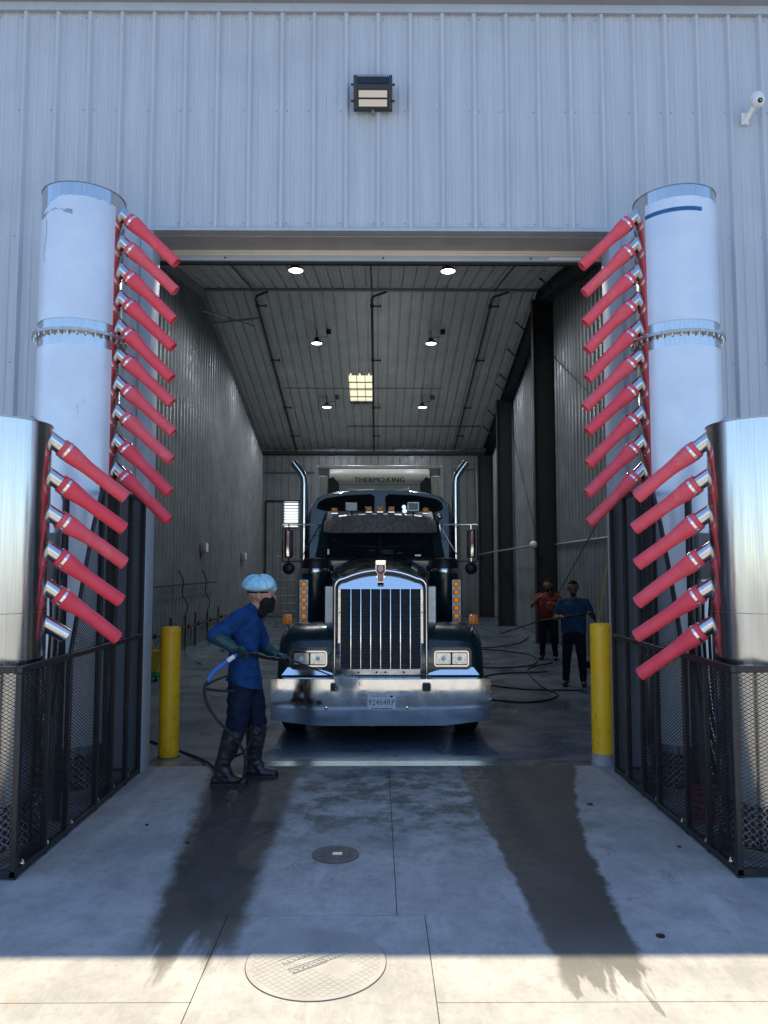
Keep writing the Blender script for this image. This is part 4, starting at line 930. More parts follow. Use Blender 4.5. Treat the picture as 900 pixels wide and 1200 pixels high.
# cab
cs = lambda z: .95 - .10 * max(0, (z - 2.0)) / .75
cabp = [(2.50, .85), (2.50, 2.06), (2.86, 2.66), (3.05, 2.78), (4.1, 2.80), (4.1, .85)]
cb = MB(); cb.rings([[(-cs(q), p, q) for p, q in cabp], [(-cs(q) * .93, p, q + (.03 if q > 2.6 else 0)) for p, q in cabp], [(cs(q) * .93, p, q + (.03 if q > 2.6 else 0)) for p, q in cabp], [(cs(q), p, q) for p, q in cabp]], True, True)
cab = LB(cb, 'cab', 'paint', smooth=20)
for sx in (-1, 1):   # split windshield, slightly proud, raked
    a, b = sx * .02, sx * .80; y0, z0, y1, z1 = 2.492, 2.09, 2.80, 2.60
    LB(MB().prism([(a, y0, z0), (b, y0 + .03, z0), (sx * .76, y1 + .03, z1), (a, y1, z1)], (0, -.012, .006)), 'windshield', 'glass', cab)
    LB(MB().tube([(b, y0 + .01, z0 - .01), (sx * .765, y1 + .015, z1)], .014, 6), 'windshield_gasket', 'black_rubber', cab)
    LB(MB().prism([(sx * .957, 2.75, 2.02), (sx * .957, 3.55, 2.02), (sx * .875, 3.55, 2.58), (sx * .875, 3.0, 2.58)], (sx * .006, 0, .001)), 'side_window', 'glass', cab)
    LB(MB().tube([(sx * .30, 2.45, 2.06), (sx * .52, 2.52, 2.20), (sx * .68, 2.60, 2.38)], .007, 5), 'wiper', 'black', cab)
LB(MB().box((-.012, 2.475, 2.085), (.012, 2.49, 2.1)).prism([(-.014, 2.478, 2.09), (.014, 2.478, 2.09), (.014, 2.79, 2.60), (-.014, 2.79, 2.60)], (0, -.012, .006)), 'centre_pillar', 'black', cab)
# stickers on the windshield, then strips that paint reflections and lettering
LB(MB().box((-.10, 2.462, 2.155), (.22, 2.47, 2.162)).box((-.38, 2.475, 2.17), (-.2, 2.483, 2.178)), 'glass_reflection_strip', 'alu', cab) if False else None
LB(MB().bbox((.50, 2.487, 2.125), (.59, 2.492, 2.150), .001, 1), 'sticker', 'alu', cab); LB(MB().bbox((-.76, 2.50, 2.15), (-.735, 2.51, 2.23), .001, 1), 'sticker', 'alu', cab)
for x0, x1, z in ((-.16, -.07, 2.205), (.0, .20, 2.20), (.03, .19, 2.165), (.24, .33, 2.165)):
    yy = 2.492 + (z - 2.09) / .51 * .308 - .016; LB(MB().prism([(x0, yy, z), (x1, yy, z), (x1, yy + .006, z + .010), (x0, yy + .006, z + .010)], (0, -.001, .0006)), 'glass_reflection_lettering', 'alu', cab)  # pale strips paint reflections and lettering onto the opaque glass
# visor
vr = []
for k in range(19):
    x = -.83 + 1.66 * k / 18; f = 1 - (x / .83) ** 2; ex = max(0, abs(x) - .72) / .11
    vr.append([(x, 2.50 + .14 * (1 - f), 2.46 + .02 * ex), (x, 2.47 + .14 * (1 - f), 2.47 + .02 * ex), (x, 2.62 + .14 * (1 - f), 2.685 + .05 * f - .06 * ex ** 2), (x, 2.68 + .14 * (1 - f), 2.71 + .05 * f - .06 * ex ** 2)])
LB(MB().rings(vr, True, True), 'sun_visor', 'visor', cab, smooth=30)
for x in (-.67, -.165, 0, .165, .67):
    z = 2.80 + .02 * (1 - (x / .67) ** 2); ml = LB(MB().bbox((x - .045, 2.62, z - .035), (x + .045, 2.72, z + .035), .012), 'roof_marker', 'amber', cab)
    LB(MB().bbox((x - .05, 2.66, z - .055), (x + .05, 2.80, z - .03), .006, 1), 'marker_base', 'chrome', ml)
LB(MB().bbox((-.51, 2.70, 2.80), (-.34, 2.80, 2.92), .01), 'roof_lamp', 'white', cab); LB(MB().tube([(-.42, 2.74, 2.81), (-.42, 2.74, 2.72)], .015, 6), 'lamp_stem', 'black', cab)
LB(rframe(MB(), .49, 2.86, .17, .13, .012, .014, 2.70, 2.76), 'roof_lamp', 'alu', cab); LB(rplate(MB(), .49, 2.86, .14, .10, .01, 2.72, 2.75), 'lamp_lens', 'glass', cab); LB(MB().tube([(.49, 2.73, 2.80), (.49, 2.73, 2.72)], .015, 6), 'lamp_stem', 'black', cab)
LB(MB().lathe([(.034, 0), (.022, .04), (.014, .12), (.014, .4)], (.36, 2.62, 2.79), (0, 1, 0), 12).lathe([(.03, 0), (.02, .04), (.012, .1), (.012, .3)], (.35, 2.64, 2.85), (0, 1, 0), 12), 'air_horn', 'chrome', cab)
for q in (.90,): LB(MB().ell((q, 2.95, 2.73), (.05, .05, .05)).tube([(q, 2.95, 2.70), (q - .05, 3.0, 2.60)], .014, 6), 'spot_lamp', 'chrome', cab)
# sleeper with raised crowned roof
so_ = [(1.17, .85), (1.17, 2.55), (1.15, 2.80), (1.09, 2.98), (.97, 3.09), (.75, 3.16), (.4, 3.21), (0, 3.225)]
outl = so_ + [(-p, q) for p, q in so_[:-1][::-1]]
def slp(sc_, y_): return [(p * (sc_ if q > 2.4 else 1), y_ + (0 if q < 2.6 else (q - 2.6) * .45), q if q < 2.4 else 2.4 + (q - 2.4) * sc_) for p, q in outl]
sp_ = LB(MB().rings([slp(.97, 3.32), slp(1., 3.40), [(p, 5.35, q) for p, q in outl]], True, True), 'sleeper', 'paint', smooth=30)
for sx in (-1, 1):
    pts_ = [(.10, 2.86), (.86, 2.86), (.99, 2.90), (.96, 2.99), (.86, 3.05), (.55, 3.10), (.14, 3.12), (.09, 3.08)]
    P_ = [(sx * p, 3.30 + (q - 2.6) * .45, q) for p, q in pts_]
    LB(MB().prism(P_, (0, .03, -.005)), 'sleeper_window', 'glass', sp_)
    LB(MB().tube(P_ + [P_[0]], .011, 6), 'window_gasket', 'black_rubber', sp_)
for x in (-.45, .42): LB(MB().bbox((x - .05, 3.62, 3.19), (x + .05, 3.72, 3.225), .01), 'roof_marker', 'white', sp_)
# exhaust stacks
for sx in (-1, 1):
    X = sx * 1.165
    pth = [(X, 3.15, 1.9), (X, 3.15, 2.6), (X, 3.15, 3.25), (X + sx * .008, 3.15, 3.34), (X + sx * .05, 3.15, 3.42), (X + sx * .17, 3.15, 3.58)]
    stk = LB(MB().tube(pth, .062, 16, cap=False), 'exhaust_stack', 'chrome', smooth=60)
    LB(MB().tube([(X + sx * .10, 3.15, 3.487), (X + sx * .165, 3.15, 3.573)], .058, 12), 'stack_bore', 'black', stk)
    LB(MB().lathe([(.001, 0), (.09, 0), (.095, .02), (.095, .98), (.065, 1.04)], (X, 3.15, .95), n=20), 'muffler', 'chrome', stk)
    LB(MB().lathe([(.096, 0), (.099, .003), (.099, .03), (.096, .033)], (X, 3.15, 1.2), n=20, cap=False).lathe([(.064, 0), (.068, .003), (.068, .03), (.064, .033)], (X, 3.15, 2.2), n=20, cap=False), 'band', 'chrome', stk)
    # mirror with its bracket frame
    mr = LB(MB().bbox((sx * 1.335 - .062, 2.62, 2.10), (sx * 1.335 + .062, 2.68, 2.52), .02), 'mirror', 'black')
    LB(MB().bbox((sx * 1.335 + sx * .01 - .022, 2.613, 2.12), (sx * 1.335 + sx * .01 + .022, 2.623, 2.50), .004, 1), 'chrome_back_strip', 'chrome_clean', mr)
    LB(MB().tube([(sx * .86, 2.85, 2.60), (sx * 1.42, 2.66, 2.60), (sx * 1.43, 2.66, 2.57), (sx * 1.43, 2.66, 2.07), (sx * 1.42, 2.66, 2.05), (sx * .94, 2.80, 2.06)], .012, 6), 'mirror_bracket', 'chrome', mr)
    LB(MB().tube([(sx * .90, 2.82, 2.58), (sx * 1.16, 2.72, 2.10)], .009, 6).tube([(sx * 1.335, 2.65, 2.60), (sx * 1.335, 2.65, 2.05)], .010, 6).tube([(sx * .89, 2.8, 2.60), (sx * .92, 2.8, 2.06)], .012, 6), 'mirror_brace', 'chrome', mr)
    LB(MB().lathe([(.001, -.03), (.06, -.028), (.088, -.006), (.09, .01), (.06, .04), (.001, .05)], (sx * 1.335, 2.66, 1.95), (0, 1, 0), 20), 'convex_mirror', 'black', mr)
    # fuel tank and steps
    LB(MB().lathe([(.001, 0), (.30, 0), (.33, .03), (.33, 1.7), (.30, 1.73), (.001, 1.73)], (sx * .86, 3.0, .62), (0, 1, 0), 28), 'fuel_tank', 'chrome')
    LB(MB().box((min(sx * .6, sx * 1.12), 2.55, .50), (max(sx * .6, sx * 1.12), 2.95, .55)).box((min(sx * .6, sx * 1.12), 2.55, .85), (max(sx * .6, sx * 1.12), 2.95, .90)), 'cab_step', 'alu')

# ------------------------------------------------------------------ trailer with refrigeration unit
TR_ = thing('refrigerated_trailer', 'pale box trailer with a refrigeration unit lettered THERMO KING', 'trailer', (.03, 15.6, -.15))
LB(MB().bbox((-1.29, .02, 1.12), (1.29, 14.4, 4.06), .03, 2), 'box', 'trailer', TR_)
for sx in (-1, 1): LB(MB().bbox((sx * 1.265 - .035, -.02, 1.15), (sx * 1.265 + .035, .05, 4.03), .01, 1), 'corner_post', 'alu', TR_)
LB(MB().bbox((-1.24, -.03, 3.98), (1.24, .05, 4.05), .01, 1), 'top_rail', 'alu', TR_)
un = MB(); up = [(0, 2.0), (-.42, 2.05), (-.47, 2.3), (-.47, 3.62), (-.43, 3.80), (-.30, 3.93), (-.05, 3.97), (0, 3.97)]
un.rings([[(x * .985, p * .9, q - .01) for p, q in up] if abs(x) > 1 else [(x, p, q) for p, q in up] for x in (-1.02, -.99, -.5, 0, .5, .99, 1.02)], True, True)
ru = LB(un, 'refrigeration_unit', 'reefer', TR_, smooth=45)
for sx in (-1, 1):
    LB(MB().prism([(sx * .80, -.478, 3.30), (sx * 1.01, -.478, 3.30), (sx * 1.01, -.478, 3.72), (sx * .92, -.478, 3.76), (sx * .80, -.478, 3.62)], (0, .02, 0)), 'side_vent', 'black', ru)
    LB(MB().bbox((sx * 1.14 - .085, -.12, 2.2), (sx * 1.14 + .085, .0, 3.82), .01, 1), 'side_panel', 'reefer', ru)
LB(MB().box((-.8, -.476, 3.60), (.8, -.468, 3.607)).box((-.82, -.476, 3.0), (-.812, -.468, 3.7)).box((.812, -.476, 3.0), (.82, -.468, 3.7)), 'panel_seam', 'black', ru)
for wd, xx, dy in (('THERMO', -.20, 0), ('KING', .315, 0), ('THERMO', -.193, .0006), ('KING', .322, .0006)):
    tx = bpy.data.objects.new('lettering', text_mesh(wd, .138, .002, 'lettering', 'black_ink', xs=1.05, space=1.05, bold=0.)); COL.objects.link(tx); tx.parent = ru; tx.location = (xx, -.474 - dy, 3.695); tx.rotation_euler = (R(90), 0, 0)
for sx in (-1, 1):
    LB(MB().tube([(sx * .9, 2.6, 0), (sx * .9, 2.6, 1.14)], .06, 8).box((sx * .9 - .13, 2.48, 0), (sx * .9 + .13, 2.72, .03)), 'landing_leg', 'black', TR_)
    for yy in (11.5, 12.8):
        t_ = LB(MB().lathe([(.29, -.26), (.46, -.265), (.52, -.21), (.52, .21), (.46, .265), (.29, .26)], (sx * 1.0, yy, .52), (1, 0, 0), 28, cap=False), 'wheel', 'tyre', TR_)
        LB(MB().lathe([(.29, -.25), (.15, -.1), (.15, .1), (.29, .25)], (sx * 1.0, yy, .52), (1, 0, 0), 20, cap=False), 'rim', 'alu', t_)
LB(MB().box((-.6, 6.2 - 6.0, .95), (.6, 14.2, 1.12)).box((-1.0, 11.2, .5), (1.0, 13.1, .95)), 'underframe', 'black', TR_)

# ------------------------------------------------------------------ people
def V3(*a): return Vector(a)
def remesh(caps, voxel, name, sm=3, disp=.0, dsc=9.):
    """caps: (p0, r0, p1, r1, tag); union into one continuous skin, material per nearest limb"""
    mb = MB()
    for c in caps: mb.capsule(c[0], c[1], c[2], c[3], 16)
    o = bpy.data.objects.new('tmp', mb.mesh('tmp', None, 0)); COL.objects.link(o)
    md = o.modifiers.new('r', 'REMESH'); md.mode = 'VOXEL'; md.voxel_size = voxel
    m2 = o.modifiers.new('s', 'SMOOTH'); m2.iterations = sm; m2.factor = .5
    bpy.context.view_layer.update()
    me = bpy.data.meshes.new_from_object(o.evaluated_get(bpy.context.evaluated_depsgraph_get()))
    bpy.data.objects.remove(o); me.name = name
    if disp:
        me.update()
        nn = [v.normal.copy() for v in me.vertices]
        for v, n_ in zip(me.vertices, nn):
            p = v.co * dsc; f = .5 * noise.noise(p * .8) + .9 - 2.2 * abs(noise.noise(V3(p.x, p.y, p.z * 1.5) + .5 * V3(p.z, p.x, p.y))) - .8 * abs(noise.noise(p * 2.3 + V3(3, 1, 4))); v.co += n_ * disp * f * .7
    for p in me.polygons: p.use_smooth = True
    return me
def paint_zones(me, caps, mats):
    names = list(mats); 
    for n_ in names: me.materials.append(M[mats[n_]])
    segs = [(Vector(c[0]), Vector(c[2]) - Vector(c[0]), c[1], c[3], names.index(c[4])) for c in caps]
    for p in me.polygons:
        best, bi = 9, 0; q = p.center
        for a, d, r0, r1, k in segs:
            L2 = d.length_squared; t_ = 0 if L2 < 1e-9 else max(0, min(1, (q - a).dot(d) / L2))
            e = (q - a - d * t_).length - (r0 + (r1 - r0) * t_)
            if e < best: best, bi = e, k
        p.material_index = bi
def hand_caps(wr, fwd, up, side, curl, tg='s', sc=1.):
    """palm plus five unequal bent fingers; side = direction of the thumb"""
    f, u, s = Vector(fwd).normalized(), Vector(up).normalized(), Vector(side).normalized(); W_ = Vector(wr); k = sc; out = []
    for q in (-.028, -.009, .010, .028): out.append((W_ + f * .015 * k + s * q * .7 * k, .017 * k, W_ + f * .085 * k + s * q * k, .014 * k, tg))
    for q, ln in ((.030, .068), (.010, .076), (-.010, .070), (-.029, .055)):
        p = W_ + f * .088 * k + s * q * k; d = f.copy()
        for j, (fr, r) in enumerate(((.45, .0105), (.32, .0095), (.23, .0085))):
            a = R(curl * (.7 if j == 0 else 1)); d = (d * math.cos(a) - u * math.sin(a)).normalized(); n_ = p + d * ln * fr * k * 1.05
            out.append((p, r * k, n_, r * .93 * k, tg)); p = n_; u2 = u
    b = W_ + f * .03 * k + s * .03 * k; m_ = b + (f * .6 + s * .75 - u * .25).normalized() * .042 * k; e = m_ + (f * .9 + s * .1 - u * .5).normalized() * .034 * k
    out += [(b, .014 * k, m_, .012 * k, tg), (m_, .012 * k, e, .010 * k, tg)]
    return out
def child(me, name, parent, m=None):
    if m: me.materials.append(M[m])
    me.transform(Matrix.Translation(-wloc(parent))); o = bpy.data.objects.new(name, me); COL.objects.link(o); o.parent = parent
    return o

# worker at the truck's corner, in profile, stooping a little towards the bumper
WK = thing('person', 'person in blue shirt, light blue cap and rubber boots spraying the truck', 'person', (-1.17, 6.66, 0))
Fd = V3(.97, .22, 0); Ld = V3(-.22, .97, 0)
neck, head = V3(-1.075, 6.68, 1.45), V3(-1.012, 6.695, 1.558)
shR, shL = V3(-1.135, 6.515, 1.395), V3(-1.125, 6.855, 1.385); elR, wrR = V3(-1.345, 6.42, 1.245), V3(-1.195, 6.38, 1.155); elL, wrL = V3(-1.02, 6.95, 1.11), V3(-.91, 6.90, 1.035)
pel = V3(-1.15, 6.68, .86); hR, hL = V3(-1.15, 6.60, .84), V3(-1.125, 6.77, .83); kR, kL = V3(-1.185, 6.57, .50), V3(-1.05, 6.79, .50); aR, aL = V3(-1.30, 6.55, .13), V3(-1.075, 6.81, .12)
caps = []
for q in (-.105, -.035, .035, .105):   # trunk, elliptical by four columns
    caps += [(V3(-1.135, 6.68, 1.33) + Ld * q, .114, V3(-1.155, 6.68, 1.10) + Ld * q * .95, .116, 'shirt'), (V3(-1.155, 6.68, 1.10) + Ld * q * .95, .118, V3(-1.15, 6.68, .90) + Ld * q, .126, 'shirt')]
caps += [(V3(-1.12, 6.68, 1.375) - Ld * .11, .075, V3(-1.12, 6.68, 1.375) + Ld * .11, .075, 'shirt'), (shR, .080, elR, .066, 'shirt'), (shL, .078, elL, .064, 'shirt'),
         (elR, .057, elR.lerp(wrR, .3), .052, 'shirt'), (elL, .055, elL.lerp(wrL, .3), .05, 'shirt'),
         (neck - V3(.02, 0, .05), .058, neck + V3(.03, 0, .05), .052, 'skin'), (V3(-1.11, 6.62, 1.415), .066, V3(-1.11, 6.74, 1.415), .066, 'shirt'), (V3(-1.09, 6.66, 1.445), .062, V3(-1.09, 6.70, 1.445), .062, 'shirt'),
         (V3(-1.15, 6.68, .83) - Ld * .06, .115, V3(-1.15, 6.68, .83) + Ld * .06, .115, 'pants'),
         (hR, .122, kR, .088, 'pants'), (hL, .118, kL, .084, 'pants'), (kR, .088, kR.lerp(aR, .45), .074, 'pants'), (kL, .084, kL.lerp(aL, .45), .072, 'pants'),
         (head + V3(-.02, 0, .02), .092, head + V3(.012, 0, .015), .088, 'skin'), (head + V3(.02, .004, -.04), .068, head + V3(.045, .006, -.085), .042, 'skin'),
         (head + Fd * .098 + V3(0, 0, .01), .014, head + Fd * .115 + V3(0, 0, -.02), .016, 'skin'), (head + Fd * .08 + V3(0, 0, .035), .03, head + Fd * .085 + V3(0, 0, .04), .03, 'skin')]
for s_ in (-1, 1): caps.append((head + Ld * .088 * s_ + V3(-.02, 0, -.01), .018, head + Ld * .092 * s_ + V3(-.022, 0, .02), .02, 'skin'))
me = remesh(caps, .0085, 'body', 5, .013, 8.); paint_zones(me, caps, dict(shirt='shirt', pants='pants', skin='skin')); child(me, 'body', WK)
# shirt tail hangs loose over the hips
tl = []
for j in range(7):
    zz = .93 - .019 * j; f = j / 6
    tl.append([V3(-1.148, 6.68, zz) + Fd * (.134 + .020 * f + .010 * math.sin(i * .9 + j * .5)) * math.cos(2 * math.pi * i / 36) + Ld * (.222 + .012 * f + .008 * math.sin(i * 1.3 + j * .4)) * math.sin(2 * math.pi * i / 36) + V3(0, 0, -.04 * f * math.cos(2 * math.pi * i / 36)) for i in range(36)])
MB().rings(tl, True, False).build('shirt_tail', 'shirt', WK, smooth=60)
for n_, k_, a_, fd in (('R', kR, aR, V3(.99, .05, 0)), ('L', kL, aL, V3(.99, -.08, 0))):
    fd = fd.normalized(); top = k_.lerp(a_, .22); sd = V3(-fd.y, fd.x, 0); g0 = V3(a_.x, a_.y, 0)
    bc_ = [(top, .090, k_.lerp(a_, .55), .078, 'b'), (k_.lerp(a_, .55), .078, a_ + V3(0, 0, .03), .062, 'b'), (a_, .052, g0 + V3(0, 0, .055) - fd * .02, .05, 'b'),
           (g0 - fd * .045 + V3(0, 0, .048), .044, g0 + fd * .10 + V3(0, 0, .046), .044, 'b'), (g0 + fd * .08 + V3(0, 0, .048) - sd * .012, .042, g0 + fd * .18 + V3(0, 0, .034) - sd * .010, .032, 'b'), (g0 + fd * .08 + V3(0, 0, .048) + sd * .012, .042, g0 + fd * .18 + V3(0, 0, .034) + sd * .010, .032, 'b'), (a_ + V3(0, 0, .03), .06, g0 + fd * .07 + V3(0, 0, .055), .044, 'b')]
    mb_ = remesh(bc_, .009, 'rubber_boot', 3, .008, 11.)
    for v in mb_.vertices:
        if v.co.z < .012: v.co.z = .004
    bo = child(mb_, 'rubber_boot', WK, 'boot')
    ol = [(-.098, .0), (-.09, .03), (-.05, .043), (.02, .040), (.09, .052), (.16, .050), (.205, .032), (.22, 0)]; ol = ol + [(p, -q) for p, q in ol[1:-1][::-1]]
    MB().prism([g0 + fd * p + sd * q + V3(0, 0, .001) for p, q in ol], (0, 0, .022)).build('boot_sole', 'black_rubber', bo)
    ax_ = (a_ - top).normalized(); MB().lathe([(.082, -.006), (.0925, -.004), (.0925, .008), (.082, .010)], top - ax_ * .02, ax_, 20, cap=False).build('boot_cuff', 'boot', bo)
# gauntlet gloves, fingers closed on hose and lance
gc = [(elR.lerp(wrR, .25), .062, wrR, .046, 'g')] + hand_caps(wrR, V3(.85, .10, -.45), V3(.35, -.55, .75), V3(.45, -.6, .5), 38, 'g', 1.08)
child(remesh(gc, .0055, 'glove', 2, .003, 20.), 'glove', WK, 'glove')
gc = [(elL.lerp(wrL, .25), .060, wrL, .046, 'g')] + hand_caps(wrL, V3(.95, -.12, -.12), V3(.1, -.2, .95), V3(.1, -.97, .2), 40, 'g', 1.08)
child(remesh(gc, .0055, 'glove', 2, .003, 20.), 'glove', WK, 'glove')
# mask over nose and mouth, goggles-free eyes, puffed cap
mc_ = [(head + Fd * .055 + V3(0, 0, -.045), .072, head + Fd * .075 + V3(0, 0, -.10), .045, 'm'), (head + Fd * .03 + V3(0, 0, -.05), .088, head + Fd * .02 + V3(0, 0, -.09), .07, 'm'), (head + Fd * .085 + V3(0, 0, -.02), .034, head + Fd * .098 + V3(0, 0, -.04), .03, 'm'), (head + V3(.02, 0, -.10), .062, head + V3(-.0, 0, -.13), .062, 'm')]
child(remesh(mc_, .008, 'face_mask', 3), 'face_mask', WK, 'mask')
for s_ in (-1, 1): MB().ell(tuple(head + Fd * .083 + Ld * .034 * s_ + V3(0, 0, .018)), (.012, .012, .009), 10, 8).build('eye', 'eye', WK)
cp = []; hc = head + V3(-.014, .0, .088)
for j in range(17):
    f = j / 16; ang = -1.15 + f * (math.pi / 2 + 1.15)
    r_ = max(.01, math.cos(ang)) ** .75; zz = math.sin(ang) * (.088 if ang > 0 else .048)
    row = []
    for i in range(72):
        a = 2 * math.pi * i / 72; pk = 1 + .05 * math.sin(i * 2.25 + math.sin(i * .4) * 2) * (1 - f) ** .8 + .10 * noise.noise((math.cos(a) * 2, math.sin(a) * 2, f * 3))
        row.append(hc + Fd * (math.cos(a) * .150 * r_ * pk) + Ld * (math.sin(a) * .125 * r_ * pk) + V3(0, 0, zz * pk + .03 * noise.noise((math.cos(a) * 1.6 + 5, math.sin(a) * 1.6, f * 2))))
    cp.append(row)
MB().rings(cp, True, True).build('bouffant_cap', 'cap', WK, smooth=80)
MB().tube([hc + Fd * math.cos(2 * math.pi * i / 36) * .104 + Ld * math.sin(2 * math.pi * i / 36) * .097 + V3(0, 0, -.050) for i in range(37)], .007, 6).build('head_band', 'mask', WK)

# lance and its hose
ln = thing('spray_lance', 'black pressure lance and hose held by the worker in the blue cap', 'pressure washer', (-1.127, 6.47, 0))
hndR = wrR + V3(.085, -.005, -.06); hndL = wrL + V3(.105, -.02, -.045)
lt = V3(-.50, 8.30, .66)
MB().tube(smooth_path([hndR + V3(-.05, .0, .0), hndR + V3(.06, .06, .0), hndR.lerp(hndL, .5), hndL]), .016, 8).build('grip', 'black', ln)
MB().tube([hndL, hndL + V3(.03, .35, -.05), lt], [.011, .009, .007], 8).build('wand', 'black', ln)
d_ = (lt - hndL).normalized(); MB().lathe([(.010, 0), (.014, .01), (.014, .05), (.006, .06)], lt, d_, 10).build('nozzle_tip', 'brass', ln)
b0, b1 = hndR + V3(-.05, 0, 0), V3(-1.374, 6.30, .895)
MB().tube(smooth_path([b0, V3(-1.25, 6.34, 1.03), V3(-1.33, 6.31, .965), b1]), .017, 8).build('blue_sleeve', 'hose_blue', ln)
MB().tube(smooth_path([b0.lerp(V3(-1.25, 6.34, 1.03), .2), b0.lerp(V3(-1.25, 6.34, 1.03), .75)]), .0195, 8).build('white_collar', 'white', ln)
MB().tube(smooth_path([b1, V3(-1.398, 6.28, .84), V3(-1.376, 6.28, .72), V3(-1.30, 6.30, .59), V3(-1.185, 6.34, .46), V3(-1.10, 6.40, .32), V3(-1.085, 6.42, .18), V3(-1.13, 6.46, .06), V3(-1.3, 6.7, .016), V3(-1.6, 7.3, .012), V3(-2.2, 8.4, -.12), V3(-3.2, 9.6, -.135), V3(-4.2, 11.8, -.13)], 8), .0125, 8).build('hose', 'black_rubber', ln)
MB().tube(smooth_path([V3(-1.405, 6.29, .845), V3(-1.33, 6.40, .885), V3(-1.18, 6.56, .93)]), .009, 6).build('hose_loop', 'black_rubber', ln)
MB().tube(smooth_path([V3(-1.40, 6.285, .835), V3(-1.3, 6.40, .80), V3(-1.16, 6.52, .78)]), .011, 6).build('hose_loop', 'black_rubber', ln)
MB().tube(smooth_path([V3(-1.09, 6.7, .46), V3(-1.075, 6.62, .36), V3(-1.12, 6.55, .27), V3(-1.22, 6.6, .22)]), .011, 6).build('hose_loop', 'black_rubber', ln)
# fan of droplets from the lance tip
spm = MB(); rnd = random.Random(3)
tmat = NT('spray_water'); tmat.set(Base_Color=(.9, .93, .96), Roughness=.2, Transmission_Weight=.2, IOR=1.2); M['spray'] = tmat.m
for k in range(7000):
    f = rnd.random() ** .8; a = rnd.gauss(0, .30); b = rnd.gauss(0, .12)
    dd = (V3(.62, .55, -.45) + V3(.55, 0, .62) * a + V3(0, .6, 0) * b).normalized(); p = lt + d_ * .06 + dd * (.02 + .34 * f * rnd.uniform(.6, 1.15))
    r_ = rnd.uniform(.0010, .0022); q = p + dd * r_ * 7; sd = dd.orthogonal().normalized() * r_; s2 = dd.cross(sd)
    spm.add([p + sd, p - sd * .5 + s2 * .87, p - sd * .5 - s2 * .87, q], [(0, 1, 3), (1, 2, 3), (2, 0, 3), (0, 2, 1)])
tag(spm.build('water_spray', 'spray', None, smooth=0, origin=lt), 'white fan of water droplets leaving the lance tip', 'water spray', kind='stuff')

def standing(name, label, loc, face, hgt, tee, skin, arms, hair='hair'):
    """simple standing figure; arms = (elbow, wrist) pairs in local right/left, forward, up metres"""
    P = thing('person', label, 'person', loc, 'workers inside the bay'); k = hgt / 1.72; c_, s_ = math.cos(face), math.sin(face)
    Ff = V3(c_, s_, 0); Ll = V3(-s_, c_, 0); B = Vector(loc)
    W_ = lambda l, f, z: B + (Ll * l + Ff * f + V3(0, 0, z)) * k
    cp = []
    for q in (-.10, -.035, .035, .10): cp += [(W_(q, 0, 1.30), .10 * k, W_(q, .02, 1.08), .10 * k, 't'), (W_(q, .02, 1.08), .102 * k, W_(q, 0, .90), .108 * k, 't')]
    cp += [(W_(-.12, -.01, 1.37), .07 * k, W_(.12, -.01, 1.37), .07 * k, 't'), (W_(0, -.01, 1.40), .055 * k, W_(0, .015, 1.50), .05 * k, 's'), (W_(-.07, 0, .86), .112 * k, W_(.07, 0, .86), .112 * k, 'j')]
    for sd in (-1, 1):
        cp += [(W_(.09 * sd, 0, .85), .105 * k, W_(.12 * sd, .03, .47), .075 * k, 'j'), (W_(.12 * sd, .03, .47), .074 * k, W_(.14 * sd, -.02, .10), .056 * k, 'j'), (W_(.14 * sd, -.03, .045), .045 * k, W_(.16 * sd, .15, .04), .038 * k, 'b')]
        e, w_ = arms[0 if sd < 0 else 1]; sh = W_(.19 * sd, -.01, 1.37); E_, X_ = W_(*e), W_(*w_)
        cp += [(sh, .068 * k, sh.lerp(E_, .55), .062 * k, 't'), (sh.lerp(E_, .55), .05 * k, E_, .044 * k, 's'), (E_, .043 * k, X_, .032 * k, 's')]
        fd = (X_ - E_).normalized(); cp += hand_caps(X_, fd, V3(0, 0, 1) if abs(fd.z) < .8 else Ff, Ff, 35, 's', k * .98)
    H = W_(0, .03, 1.60)
    cp += [(H + Ff * -.015 + V3(0, 0, .015), .088 * k, H + Ff * .012 + V3(0, 0, .015), .085 * k, 's'), (H + Ff * .02 - V3(0, 0, .05), .06 * k, H + Ff * .04 - V3(0, 0, .09), .04 * k, 's'), (H + Ff * .09 + V3(0, 0, .005), .012, H + Ff * .105 - V3(0, 0, .02), .014, 's')]
    for sd in (-1, 1): cp.append((H + Ll * .085 * sd - V3(0, 0, .01), .017, H + Ll * .088 * sd + V3(0, 0, .02), .018, 's'))
    me = remesh(cp, .0135, 'body', 2, .007, 8.); paint_zones(me, cp, dict(t=tee, s=skin, j='jeans', b='boot')); child(me, 'body', P)
    hr = [(H - Ff * .035 + V3(0, 0, .035), .09 * k, H - Ff * .005 + V3(0, 0, .055), .080 * k, 'h'), (H - Ff * .045 - V3(0, 0, .03), .07 * k, H - Ff * .03 + V3(0, 0, .03), .085 * k, 'h')]
    child(remesh(hr, .010, 'hair', 2, .006, 25.), 'hair', P, 'hair')
    for sd in (-1, 1): MB().ell(tuple(H + Ff * .083 + Ll * .033 * sd + V3(0, 0, .012)), (.011, .011, .008), 8, 6).build('eye', 'eye', P)
    child(remesh([(H + Ff * .048 - V3(0, 0, .095), .038, H + Ff * .03 - V3(0, 0, .085), .05, 'h')], .010, 'beard', 2), 'beard', P, 'hair')
    return W_
W1 = standing('b', 'person in blue tee shirt holding a long lance inside the bay', (3.28, 12.95, -.15), R(-105), 1.74, 'tee_blue', 'skin2', (((-.30, -.02, 1.10), (-.20, .22, 1.14)), ((.32, -.06, 1.12), (.26, .18, 1.20))))
